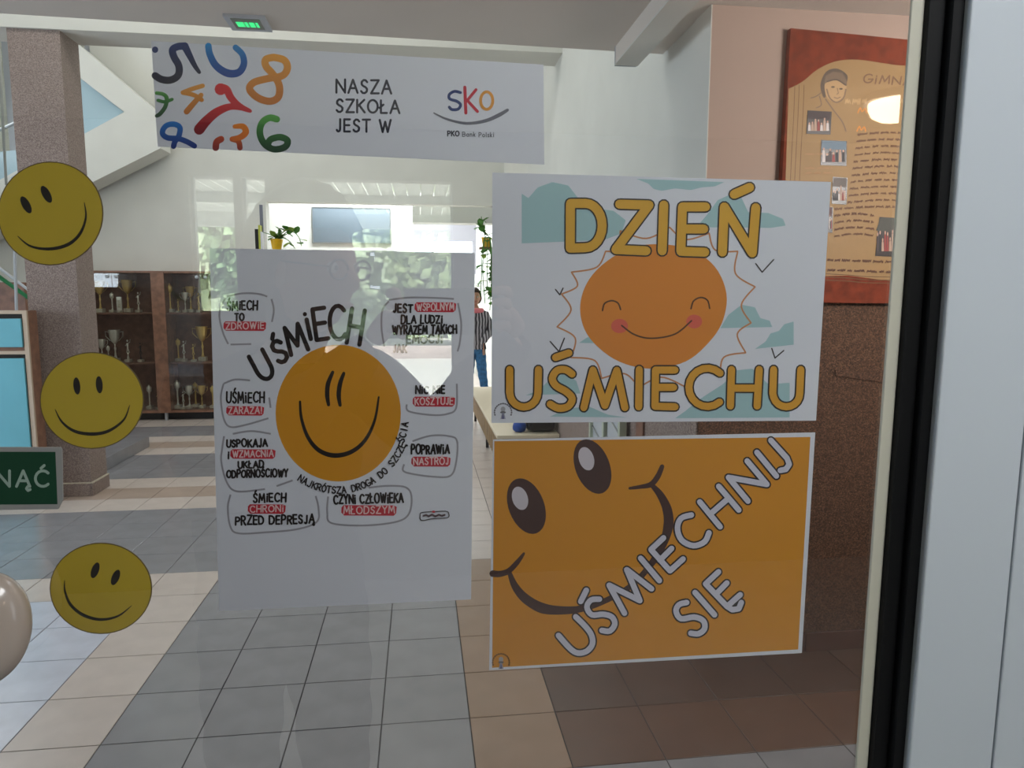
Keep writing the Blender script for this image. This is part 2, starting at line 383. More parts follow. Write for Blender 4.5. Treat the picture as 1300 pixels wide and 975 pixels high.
for r in range(-6, 38):
    for c in range(-22, 9):
        x, y = OX+(c+.5)*T, OY+(r+.5)*T
        if y < .72 or x > 3.0 or x < -6.9 or y > 15.1: continue
        if c > 3 and r > 0 or x > 1.35 and y > 2.95: continue
        d = Vector((x, y, 0))-CAM; z = d.dot(CF)
        if z <= 0: vis = False
        else:
            px = 650+FPX*d.dot(CR)/z; py = 487.5-FPX*d.dot(CU)/z; vis = -60 < px < 1140 and py < 1040
        cells.append((not vis, y, c, r, x))
cells.sort(); n = 0; far = bmesh.new(); far_mats = [T_CREAM, T_TAN, T_GREY, T_GREY_SHEEN, T_BROWN, T_TAN_SHADE, T_CREAM_SHADE]
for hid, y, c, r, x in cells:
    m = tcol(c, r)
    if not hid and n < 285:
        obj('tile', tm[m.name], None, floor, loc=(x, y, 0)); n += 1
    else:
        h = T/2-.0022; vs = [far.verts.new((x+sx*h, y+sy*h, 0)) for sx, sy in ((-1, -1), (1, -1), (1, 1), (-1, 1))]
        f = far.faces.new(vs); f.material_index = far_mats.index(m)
me = bpy.data.meshes.new('distant_tiles'); far.to_mesh(me); far.free()
for m in far_mats: me.materials.append(m)
obj('distant_tiles', me, None, floor, kind='stuff')
# ceilings, walls
CZ = 2.78
cbm = bmesh.new(); prism(cbm, [(-7, .55), (3.2, .55), (3.2, 3.57), (1.186, 3.495), (-7, 3.19)], CZ, CZ+.2, 'Z'); obj('ceiling', cbm, CEIL, kind='structure')
sbox('ceiling_upper', WHITE, -7, 3.2, 3.1, 15.2, 5.7, 5.9, kind='structure')
cbm = bmesh.new(); prism(cbm, [(-7, 3.1), (1.186, 3.4), (1.186, 3.495), (-7, 3.19)], CZ+.2, 5.7, 'Z'); obj('trim_1', cbm, WHITE, kind='structure')
sbox('trim_2', LINTEL, -7, 1.186, 6.0, 6.34, 3.595, 5.7, kind='structure')           # beam over the pillar
XW = 1.186
sbox('wall_right', WHITE, XW, XW+.16, 3.06, 15.1, 0, 5.7, kind='structure')
wr = sbox('wall_right_dado', PEB, XW-.008, XW, 3.62, 9.0, .09, 1.25, kind='structure')
# pink wall (facing us) with brown pebble dado
sbox('wall_right_dado_end', PEB, XW-.008, XW, 2.905, 3.6, .0, 1.6, kind='structure')
sbox('wall_right_return', WHITE, XW-.004, XW, 2.899, 3.07, 1.6, CZ, kind='structure')
wp = sbox('wall_right_front', PINK, XW, 3.2, 2.9, 3.06, 1.6, CZ, kind='structure')
sbox('wall_right_front_dado', PEBD, XW, 3.2, 2.9, 3.06, 0, 1.6, kind='structure')
bb = sbox('baseboard_right', GROUT, XW, 3.1, 2.892, 2.9, 0, .086, kind='structure')
for i in range(6):
    x = 1.19+i*.3333-.13
    sbox('tile', T_BASE, max(x+.002, XW), x+.331, 2.882, 2.892, .002, .088, bb)
bm = bmesh.new(); prism(bm, [(atY(1060, 469, 2.9).x, atY(1060, 469, 2.9).z), (2.5, 1.21), (2.5, 1.175), (atY(1060, 477, 2.9).x, atY(1060, 477, 2.9).z)], 2.895, 2.901)
obj('trim_3', bm, pebble('pebble_patch', (54, 34, 24), (90, 62, 45), (122, 88, 66), 200), kind='structure')
# back wall, with opening to a far corridor and high windows
YB = 10.1
wb = bmesh.new()
box(wb, -7, -5.75, YB, YB+.2, 0, 5.7); box(wb, -5.75, -4.12, YB, YB+.2, 0, 3.3); box(wb, -5.75, -4.12, YB, YB+.2, 5.3, 5.7)
box(wb, -4.12, -2.03, YB, YB+.2, 0, 5.7); box(wb, -2.03, XW, YB, YB+.2, 2.88, 5.7)
obj('wall_back', wb, WHITE, kind='structure')
win = thing('window_1', None, None, (0, 0, 0)); win['kind'] = 'structure'
sbox('window_frame', ALU, -5.75, -4.12, YB+.05, YB+.12, 3.3, 3.38, win)
for x in (-5.75, -5.42, -5.18, -4.8, -4.5, -4.2):
    sbox('mullion', ALU, x, x+.07, YB+.05, YB+.12, 3.38, 5.3, win)
sbox('pane', CLEAR, -5.7, -4.15, YB+.08, YB+.09, 3.38, 5.3, win)
sbox('wall_far', WHITE, -7, 3.2, 15.1, 15.25, 0, 2.1, kind='structure')
fw = bmesh.new(); box(fw, -7, -.1, 15.1, 15.25, 2.1, 5.7); box(fw, 1.12, 3.2, 15.1, 15.25, 2.1, 5.7); box(fw, -.1, 1.12, 15.1, 15.25, 2.78, 5.7)
obj('wall_far_upper', fw, mat('grey_corridor_paint', (150, 150, 156), .8), kind='structure')
w2 = thing('window_2', None, None); w2['kind'] = 'structure'
sbox('window_frame', ALU, .26, .31, 15.12, 15.18, 2.1, 2.78, w2); sbox('window_frame', ALU, -.1, 1.12, 15.12, 15.18, 2.08, 2.12, w2)
sbox('pane', CLEAR, -.1, 1.12, 15.14, 15.15, 2.12, 2.78, w2)
# bright white partition in the corridor, soffit box above
sbox('wall_corridor', WHITE, -3.0, -.09, 12.6, 12.75, 0, 3.3, kind='structure')
sbox('trim_4', WHITE, -.09, XW, 10.9, 11.2, 2.72, 2.96, kind='structure')
sbox('wall_right_end', PINK, 3.2, 3.35, .55, 3.06, 0, CZ+.2, kind='structure')
sbox('wall_left', WHITE, -7.1, -6.9, .55, 15.2, 0, 5.7, kind='structure')

# pillar
pl = thing('pillar', 'pinkish pebble-plastered square pillar beside the turquoise lockers', 'pillar', (-2.845, 6.17, 0))
sbox('shaft', PEB, -.185, .185, -.15, .15, 0, 3.595, pl)
for x0, x1 in ((-.19, -.002), (.002, .19)): sbox('base_tile', PEB, x0, x1, -.165, -.15, .002, .105, pl)
sbox('base_tile', PEB, .185, .2, -.165, .15, .002, .105, pl)
cap = sbox('base_cap', MARBLE, -.19, .203, -.168, .15, .105, .113, pl)
# stair block
stl = thing('staircase', 'white two-flight staircase with pale blue glass balustrade behind the pillar', 'staircase', (0, 0, 0))
def pxpoly(pts, Y): return [(atY(a, b, Y).x, atY(a, b, Y).z) for a, b in pts]
def pprism(name, pts, Y0, Y1, m, parent, **k):
    bm = bmesh.new(); prism(bm, pxpoly(pts, Y0), Y0, Y1); return obj(name, bm, m, parent, **k)
YS = 9.64
pprism('upper_flight', [(60, 25), (100, 57), (177, 123), (200, 142), (158, 142), (102, 99), (60, 62)], YS, YS+.36, WHITE, stl)
pprism('lower_flight', [(158, 142), (200, 142), (204, 188), (110, 235), (-40, 312), (-40, 250)], YS, YS+.36, WHITE, stl)
pprism('glass_panel', [(92, 96), (104, 101), (157, 142), (108, 172), (92, 180)], YS+.1, YS+.115, BLUEGL, stl)
pprism('glass_panel', [(-30, 196), (60, 186), (60, 205), (-30, 262)], YS+.02, YS+.035, BLUEGL, stl)
tb = bmesh.new(); tube(tb, [atY(-30, 178, YS-.05), atY(60, 138, YS-.05)], .02); obj('handrail', tb, STEEL, stl)
tb = bmesh.new(); tube(tb, [atY(-2, 55, 7.2), atY(8, 235, 7.2)], .012); obj('rail_post', tb, STEEL, stl)
tb = bmesh.new(); tube(tb, [atY(16, 225, 7.4), atY(21, 395, 7.4)], .014); obj('rail_post', tb, ALU, stl)
tb = bmesh.new(); tube(tb, [atY(-20, 340, 7.5), atY(0, 352, 7.5), atY(36, 378, 7.5), atY(60, 392, 7.5)], .02); obj('green_handrail', tb, GREENR, stl)
tb = bmesh.new(); tube(tb, [atY(-20, 326, 7.5), atY(36, 368, 7.5), atY(60, 384, 7.5)], .014); obj('white_handrail', tb, ALU, stl)
sbox('panelling', WOOD_D, -5.2, -4.0, 7.9, 7.95, .02, 1.75, stl)
sbox('plinth_step', T_GREY, -4.6, -2.91, 6.9, 7.98, .0, .12, stl, bev=.004)
# ceiling things
sg = thing('exit_light', 'white ceiling emergency light with small lit green sign', 'exit sign', (-.715, 3.34, CZ))
bm = bmesh.new(); box(bm, -.085, .085, -.08, .08, -.012, 0); obj('housing', bm, ALU, sg)
bm = bmesh.new(); box(bm, -.06, .06, -.065, .05, -.014, -.012); obj('diffuser', bm, mat('grey_diffuser', (120, 128, 120), .3), sg)
bm = bmesh.new()
for x, wd in ((-.045, .03), (-.01, .012), (.008, .02), (.034, .010)): box(bm, x, x+wd, -.03, .02, -.016, -.014)
obj('lit_pictogram', bm, mat('green_light', (40, 220, 120), .5, emit=(60, 255, 150), estr=.9), sg)
dc = thing('cable_duct', 'long pale rectangular cable duct along the ceiling', 'duct', (.98, 0, CZ))
sbox('duct_body', CEIL, -.05, .05, .7, 3.42, -.082, 0, dc)
sbox('duct_lid', LINTEL, -.056, .056, .7, 3.41, -.088, -.082, dc)
sbox('end_cap', ALU, -.053, .053, 3.42, 3.425, -.088, 0, dc)

# ------------------------------------------------------------------ lockers, trophy cabinet, bench
lk = thing('locker', 'turquoise-doored wooden locker cabinet left of the pillar', 'locker', (0, 0, 0))
YL = 5.82
xl, xr = -3.9, atY(36, 430, YL).x
sbox('carcass', WOOD, xl, xr, YL+.02, YL+.145, .05, 1.5, lk)
sbox('face_frame', CREAMW, xr-.03, xr, YL-.002, YL+.02, .05, 1.5, lk)
sbox('face_frame', CREAMW, xl, xr-.03, YL-.002, YL+.02, 1.475, 1.5, lk)
sbox('face_frame', CREAMW, xl, xr-.03, YL-.002, YL+.02, 1.17, 1.195, lk)
sbox('gap_shade', DARK, xl, xr-.03, YL+.012, YL+.0199, 1.14, 1.17, lk); sbox('gap_shade', DARK, xl, xr-.03, YL+.012, YL+.0199, 1.44, 1.475, lk)  # dark strips standing in for shade in the gaps above the doors
for z0, z1 in ((1.225, 1.44), (.1, 1.14)):
    for x0, x1 in ((xl+.02, -3.45), (-3.44, xr-.04)):
        d = sbox('door', TURQ, x0, x1, YL-.012, YL+.011, z0, z1, lk, bev=.002)
        sbox('lock', BLACK, (x0+x1)/2-.02, (x0+x1)/2+.02, YL-.018, YL-.012, z0+.01, z0+.02, d)
for x in (xl+.05, xr-.08): sbox('foot', BLACK, x, x+.04, YL+.05, YL+.09, 0, .05, lk)

YC = 9.7; CX0, CX1 = -4.35, -1.9
cb = thing('trophy_cabinet', 'walnut display cabinet with glass doors full of trophies', 'cabinet', (0, 0, 0))
sbox('back_panel', WOOD_D, CX0, CX1, YC+.36, YC+.38, .1, 1.93, cb)
sbox('top_panel', WOOD, CX0, CX1, YC, YC+.38, 1.91, 1.935, cb)
sbox('bottom_panel', WOOD, CX0, CX1, YC, YC+.38, .1, .13, cb)
sbox('side_panel', WOOD, CX0-.02, CX0, YC, YC+.38, .1, 1.935, cb); sbox('side_panel', WOOD, CX1, CX1+.02, YC, YC+.38, .1, 1.935, cb)
sbox('divider', WOOD, -3.405, -3.245, YC-.012, YC+.36, .1, 1.93, cb)
for z in (.757, 1.405):
    for x0, x1 in ((CX0, -3.405), (-3.245, CX1)): sbox('shelf', WOOD_D, x0+.005, x1-.005, YC+.04, YC+.355, z-.022, z, cb)
dx = {0: (-4.345, -3.875), 1: (-3.868, -3.41), 2: (-3.24, -2.79), 3: (-2.783, -2.3)}
for k, (a, b) in dx.items():
    d = sbox('glass_door', CABGL, a, b, YC-.006, YC, .14, 1.9, cb)
    kx = b-.05 if k % 2 == 0 else a+.05
    kn = bmesh.new(); lathe(kn, [(.022, 0), (.022, .012), (.012, .02)], 14); bmesh.ops.rotate(kn, verts=kn.verts[:], matrix=Matrix.Rotation(PI/2, 3, 'X'))
    obj('hinge_cap', kn, ALU, d, loc=(kx, YC-.006, 1.86))
sbox('gap_shade_block', BLACK, CX0+.05, CX1-.05, YC+.1, YC+.3, 0, .1, cb)  # black block stands in for the shaded gap under the cabinet
for x in (-4.2, -3.33, -2.3): sbox('foot', ALU, x, x+.03, YC+.01, YC+.05, 0, .1, cb)

SH = {'top': 1.405, 'middle': .757, 'bottom': .13}
def trophy(px, shelf, h, kind, label, metal, y=9.88, group=None):
    x = atY(px, 440, y).x; z = SH[shelf]+.0005
    t = thing('trophy', label, 'trophy', (x, y, z)); s = h
    bm = bmesh.new(); box(bm, -.17*s*.6, .17*s*.6, -.05, .05, 0, .12*s, bev=.002); obj('base', bm, MARBLE, t)
    if kind == 'cup':
        bm = bmesh.new(); lathe(bm, [(.05*s, .12*s), (.03*s, .2*s), (.018*s, .34*s), (.035*s, .42*s), (.015*s, .5*s), (.025*s, .56*s)], 12); obj('stem', bm, metal, t, smooth=True)
        bm = bmesh.new(); lathe(bm, [(.02*s, .56*s), (.09*s, .64*s), (.14*s, .78*s), (.16*s, .98*s), (.17*s, 1*s), (.15*s, .97*s), (.08*s, .7*s)], 16); obj('bowl', bm, metal, t, smooth=True)
        for sx in (-1, 1):
            bm = bmesh.new(); tube(bm, [(sx*.15*s, 0, .93*s), (sx*.26*s, 0, .95*s), (sx*.25*s, 0, .8*s), (sx*.12*s, 0, .66*s)], .011*s+.001, 6); obj('handle', bm, metal, t, smooth=True)
    elif kind == 'figure':
        bm = bmesh.new(); lathe(bm, [(.05*s, .12*s), (.045*s, .2*s), (.02*s, .3*s), (.04*s, .4*s)], 12); obj('pedestal', bm, metal, t, smooth=True)
        bm = bmesh.new(); tube(bm, [(-.05*s, 0, .4*s), (0, 0, .6*s), (0, 0, .82*s)], [.02*s, .035*s, .04*s], 7); tube(bm, [(.06*s, 0, .4*s), (0, 0, .6*s)], .022*s, 6)
        tube(bm, [(0, 0, .8*s), (.1*s, 0, .86*s), (.12*s, 0, .98*s)], .016*s, 6); tube(bm, [(0, 0, .8*s), (-.1*s, 0, .7*s)], .016*s, 6)
        lathe(bm, [(.005, -.04*s), (.04*s, -.01*s), (.035*s, .03*s), (.005, .05*s)], 8, (0, 0, .92*s)); obj('figurine', bm, metal, t, smooth=True)
    elif kind == 'column':
        bm = bmesh.new(); lathe(bm, [(.05*s, .12*s), (.04*s, .16*s), (.028*s, .2*s), (.028*s, .62*s), (.05*s, .66*s)], 12); obj('column', bm, metal, t, smooth=True)
        bm = bmesh.new(); lathe(bm, [(.02*s, .66*s), (.09*s, .74*s), (.1*s, .9*s), (.05*s, .94*s), (.02*s, 1*s)], 12); obj('finial', bm, metal, t, smooth=True)
    else:
        bm = bmesh.new(); box(bm, -.14*s*1.1, .14*s*1.1, -.012, .012, .12*s, s, bev=.004); obj('plate', bm, metal, t)
        bm = bmesh.new(); box(bm, -.09*s, .09*s, -.016, -.012, .3*s, .8*s); obj('engraved_plaque', bm, MARBLE, t)
G3 = 'trophies in the display cabinet'
trophy(131, 'top', .40, 'cup', 'gold two-handled cup nearest the pillar, top shelf of the trophy cabinet', GOLD)
trophy(146, 'top', .26, 'column', 'small silver column trophy right of the gold cup, top shelf', SILVER)
trophy(155, 'top', .20, 'plate', 'square silver plate award on the top shelf, left glass door', SILVER, 9.84)
trophy(166, 'top', .42, 'cup', 'tall gold cup just right of the square plate award, top shelf', GOLD, 9.95)
trophy(179, 'top', .27, 'figure', 'small silver figurine trophy left of the wooden divider, top shelf', SILVER)
trophy(219, 'top', .38, 'column', 'tallest column trophy right of the wooden divider, top shelf', GOLD)
trophy(238, 'top', .26, 'cup', 'silver cup between two column trophies, top shelf right of divider', SILVER)
trophy(255, 'top', .26, 'figure', 'gold figurine trophy nearest the large white poster, top shelf', GOLD)
trophy(129, 'middle', .30, 'cup', 'small silver cup beside the pillar, middle shelf', SILVER)
trophy(146, 'middle', .42, 'cup', 'large silver cup in the left half of the middle shelf', SILVER)
trophy(178, 'middle', .26, 'figure', 'black figurine trophy left of the wooden divider, middle shelf', BLACK)
trophy(215, 'middle', .36, 'column', 'slim column trophy touching the wooden divider, middle shelf', GOLD)
trophy(233, 'middle', .28, 'figure', 'silver figurine trophy second from the divider, middle shelf', SILVER)
trophy(245, 'middle', .24, 'figure', 'gold leaning figurine in front of the big gold cup, middle shelf', GOLD, 9.82)
trophy(257, 'middle', .46, 'cup', 'big gold two-handled cup nearest the white poster, middle shelf', GOLD, 9.93)
trophy(186, 'bottom', .32, 'column', 'narrow silver column trophy above the round sticker, bottom shelf left of divider', SILVER)
trophy(222, 'bottom', .38, 'column', 'column trophy right next to the divider, bottom shelf', SILVER)
trophy(237, 'bottom', .30, 'cup', 'silver cup in the middle of the bottom shelf, right of divider', SILVER)
trophy(253, 'bottom', .30, 'cup', 'gold cup beside the silver one, bottom shelf', GOLD)
trophy(267, 'bottom', .30, 'column', 'column trophy half hidden by the white poster, bottom shelf', GOLD)

trophy(137, 'middle', .22, 'column', 'slim silver column trophy between two cups, middle shelf near the pillar', SILVER, 9.84)
trophy(162, 'middle', .30, 'figure', 'silver figurine trophy right of the large silver cup, middle shelf', SILVER)
trophy(226, 'middle', .30, 'column', 'short gold column trophy second from the divider, middle shelf', GOLD, 9.96)
trophy(229, 'top', .18, 'figure', 'small gold figurine trophy in front of the tallest column, top shelf', GOLD, 9.82)
trophy(245, 'top', .34, 'cup', 'gold cup behind the figurine nearest the white poster, top shelf', GOLD, 9.97)
trophy(197, 'bottom', .24, 'figure', 'small gold figurine trophy against the divider, bottom shelf', GOLD, 9.83)
trophy(229, 'bottom', .24, 'figure', 'small silver figurine trophy between column and cup, bottom shelf', SILVER, 9.82)
trophy(245, 'bottom', .34, 'column', 'gold column trophy behind the two cups, bottom shelf', GOLD, 9.98)

bn = thing('bench', 'low cream-topped bench with slatted wooden sides along the corridor', 'bench', (0, 0, 0))
sbox('seat', mat('cream_bench_top', (226, 216, 190), .5), .632, 1.17, 5.87, 9.2, .42, .45, bn, bev=.004)
for i in range(26):
    y = 5.92+i*.126; sbox('slat', mat('bench_slat_wood', (170, 142, 104), .5, noise=.2, scale=12), .645, .66, y, y+.06, .2, .419, bn)
sbox('slat', MATS['bench_slat_wood'], .68, 1.15, 5.89, 5.91, .2, .419, bn)
for y in (5.95, 7.5, 9.15):
    for x in (.69, 1.13): sbox('leg', BLACK, x, x+.03, y, y+.03, 0, .42, bn)
bg_ = thing('backpack', 'black backpack lying on the cream bench', 'bag', (1.03, 6.08, .451))
bm = bmesh.new(); bmesh.ops.create_icosphere(bm, subdivisions=3, radius=1); 
for v in bm.verts: v.co = Vector((math.copysign(abs(v.co.x)**.4, v.co.x)*.13, math.copysign(abs(v.co.y)**.6, v.co.y)*.15, (math.copysign(abs(v.co.z)**.4, v.co.z)+1)*.12))
obj('bag_body', bm, BLACK, bg_, smooth=True)
bm = bmesh.new(); tube(bm, [(-.1, -.12, .06), (-.12, -.17, .12), (-.06, -.14, .2), (0, -.05, .24)], .012, 6); obj('strap', bm, BLACK, bg_, smooth=True)
bl = bmesh.new(); bmesh.ops.create_icosphere(bl, subdivisions=3, radius=1)
for v in bl.verts: v.co = Vector((v.co.x*.06, v.co.y*.06, (v.co.z+.95)*.045+ .008*math.sin(v.co.x*9+v.co.y*7)))
o = obj('cloth_bundle', bl, mat('blue_cloth', (30, 70, 150), .8), label='small crumpled blue cloth bundle on the bench beside the backpack', cat='cloth', smooth=True, loc=(.845, 6.02, .452))
ff = thing('striped_rack', 'pale green metal rack with diagonal bars by the right wall', 'rack', (0, 0, 0))
for y in (3.86, 4.22, 4.56):
    sbox('upright', mat('pale_green_metal', (188, 200, 180), .4), XW-.07, XW-.03, y, y+.04, 0, .95, ff)
for y in (3.9, 4.26):
    sbox('panel', ALU, XW-.05, XW-.045, y, y+.3, .3, .93, ff)
    for k in range(4):
        bm = bmesh.new(); tube(bm, [(XW-.055, y, .4+k*.14), (XW-.055, y+.3, .48+k*.14)], .006, 6); obj('diagonal_bar', bm, STEEL, ff)
sbox('trim_5', WOOD_D, XW-.02, XW, 3.6, 3.72, 0, 2.0, kind='structure')

# ------------------------------------------------------------------ plants
def leaf_mesh():
    bm = bmesh.new(); pts = [(0, 0, 0), (.35, .3, .04), (.3, .75, .02), (0, 1, -.08), (-.3, .75, .02), (-.35, .3, .04)]
    v = [bm.verts.new(p) for p in pts]; c = bm.verts.new((0, .5, -.04))
    for i in range(6): bm.faces.new((v[i], v[(i+1) % 6], c))
    me = bpy.data.meshes.new('leaf'); bm.to_mesh(me); bm.free(); return me
LM = leaf_mesh(); LM.materials.append(LEAF); LM2 = LM.copy(); LM2.materials[0] = LEAF2
def leafo(parent, p, d, s, me=LM):
    o = bpy.data.objects.new('leaf', me); COL.objects.link(o); o.parent = parent
    o.location = p; o.rotation_euler = Vector(d).to_track_quat('Y', 'Z').to_euler(); o.scale = (s, s, s)
def plant(name, label, loc, potr, poth, stems, leaf_s, nleaf, variegated=.25):
    t = thing(name, label, 'plant', loc)
    bm = bmesh.new(); lathe(bm, [(potr*.72, 0), (potr, poth*.92), (potr*1.06, poth*.93), (potr*1.06, poth), (potr*.9, poth), (potr*.85, poth*.8)], 18); obj('pot', bm, POT, t, smooth=False)
    bm = bmesh.new(); lathe(bm, [(potr*.84, poth*.75), (potr*.84, poth*.85)], 14); obj('soil', bm, DARK, t)
    for st in stems:
        bm = bmesh.new(); sp = spline([(0, 0, poth*.8)]+st, 4); tube(bm, sp, leaf_s*.05, 5); obj('stem', bm, LEAF, t)
        for i in range(nleaf):
            k = 1+int((len(sp)-2)*(i+.8)/nleaf); p = sp[min(k, len(sp)-1)]
            if p.y < -.03 and abs(p.z-poth*.5) < .11: continue        # keep the pot's face free
            d = Vector((random.uniform(-1, 1), random.uniform(-.8, .2), random.uniform(-.7, .6)))
            leafo(t, p, d, leaf_s*random.uniform(.8, 1.2), LM2 if random.random() < variegated else LM)
shp = atY(351, 317, 9.3)
sh = thing('partition_ledge', 'low white ledge screen standing in front of the bright corridor', 'screen', (0, 0, 0))
sbox('screen_panel', WHITE, -2.0, -.3, 9.3, 9.42, .0, shp.z-.03, sh)
sbox('ledge_top', ALU, -2.02, -.28, 9.26, 9.46, shp.z-.03, shp.z, sh)
plant('potted_plant', 'trailing plant in a yellow pot above the big white poster', (shp.x+.0, 9.33, shp.z), .075, .13,
      [[(.06, 0, .2), (.12, 0, .24)], [(.1, 0, .18), (.2, 0, .22), (.27, 0, .16), (.3, 0, .05)], [(.05, 0, .15), (.14, 0, .12), (.22, 0, .02)], [(-.02, 0, .16), (-.05, 0, .18)], [(.1, 0, .2), (.18, .02, .26)]], .11, 6)
f1 = atY(331, 317, 9.3)
t = thing('folder', 'yellow-green spined folder upright left of the potted plant', 'folder', (f1.x-.035, 9.33, shp.z))
sbox('cover', mat('lime_card', (190, 196, 80), .5), .012, .035, -.02, .1, 0, .30, t); sbox('spine', BLACK, -.03, .01, -.02, .1, 0, .25, t); sbox('label_strip', PAPER, .036, .05, -.02, .1, 0, .22, t)
t = obj('pole', BX(-.018, .018, -.018, .018, 0, .56), mat('grey_pole', (120, 126, 140), .5), label='short grey square post standing behind the folder', cat='post', loc=(f1.x-.005, 9.44, shp.z))
# dark notice board on the bright partition
bdp = [atY(395, 262, 12.58), atY(497, 310, 12.58)]
t = thing('notice_board', 'blank dark grey board hanging on the bright corridor wall', 'board', ((bdp[0].x+bdp[1].x)/2, 12.58, (bdp[0].z+bdp[1].z)/2))
bw, bh = (bdp[1].x-bdp[0].x)/2, (bdp[0].z-bdp[1].z)/2
sbox('board_panel', mat('dark_board', (92, 104, 112), .4), -bw+.02, bw-.02, 0, .018, -bh+.02, bh-.02, t)
for a in ((-bw, bw, bh-.02, bh), (-bw, bw, -bh, -bh+.02), (-bw, -bw+.02, -bh+.02, bh-.02), (bw-.02, bw, -bh+.02, bh-.02)):
    sbox('frame_edge', STEEL, a[0], a[1], -.005, .018, a[2], a[3], t)
# hanging plant on a bracket
hp = atY(617.5, 314, 10.3)
sbox('wall_bracket', WOOD_D, hp.x-.1, XW, 10.2, 10.4, hp.z-.025, hp.z, label='small dark wall shelf under the hanging yellow pot', cat='shelf')
hl = []
for k in range(9):
    dx_ = random.uniform(-.14, .1); dy_ = random.uniform(-.2, -.12)
    hl.append([(dx_*.6, dy_, .12), (dx_, dy_, -.1), (dx_*1.1, dy_, -.3-.05*k*.4), (dx_+random.uniform(-.04, .04), dy_, -.5-.05*k)])
hl += [[(-.04, -.05, .2), (-.1, -.08, .3)], [(-.06, -.1, .25), (-.08, -.1, .42)]]
plant('hanging_plant', 'bushy green trailing plant in a yellow pot between the two upper posters', (hp.x, 10.3, hp.z), .07, .14, hl, .12, 11, .15)

# ------------------------------------------------------------------ figures
def skin_mesh(name, nodes, edges, root, sub=2):
    me = bpy.data.meshes.new(name); names = list(nodes); me.from_pydata([nodes[k][:3] for k in names], [(names.index(a), names.index(b)) for a, b in edges], [])
    o = bpy.data.objects.new(name, me); COL.objects.link(o)
    md = o.modifiers.new('skin', 'SKIN'); md.use_smooth_shade = True
    for i, k in enumerate(names):
        r = nodes[k][3]; r = r if isinstance(r, tuple) else (r, r); me.skin_vertices[0].data[i].radius = r
        me.skin_vertices[0].data[i].use_root = (k == root)
    s = o.modifiers.new('sub', 'SUBSURF'); s.levels = sub; s.render_levels = sub
    dg = bpy.context.evaluated_depsgraph_get(); dg.update()
    ev = bpy.data.meshes.new_from_object(o.evaluated_get(dg)); bpy.data.objects.remove(o); ev.name = name
    for p in ev.polygons: p.use_smooth = True
    return ev
def garment(name, body, keep, off, m, parent, cuts=()):
    """clothing cut from the body's own surface and pushed out along its normals"""
    bm = bmesh.new(); bm.from_mesh(body); bm.normal_update()
    for v in bm.verts: v.co += v.normal*(off+.003*math.sin(v.co.z*55+v.co.x*31))
    for z in cuts: bmesh.ops.bisect_plane(bm, geom=bm.verts[:]+bm.edges[:]+bm.faces[:], plane_co=(0, 0, z), plane_no=(0, 0, 1))
    dead = [f for f in bm.faces if not keep(f.calc_center_median())]
    bmesh.ops.delete(bm, geom=dead, context='FACES')
    return obj(name, bm, m, parent, smooth=True)
def blob(name, c, r, m, parent, fn=None, sub=3, **k):
    bm = bmesh.new(); bmesh.ops.create_icosphere(bm, subdivisions=sub, radius=1)
    for v in bm.verts:
        q = Vector((v.co.x*r[0], v.co.y*r[1], v.co.z*r[2]))
        if fn: q = fn(v.co.copy(), q)
        v.co = q+Vector(c)
    return obj(name, bm, m, parent, smooth=True, **k)
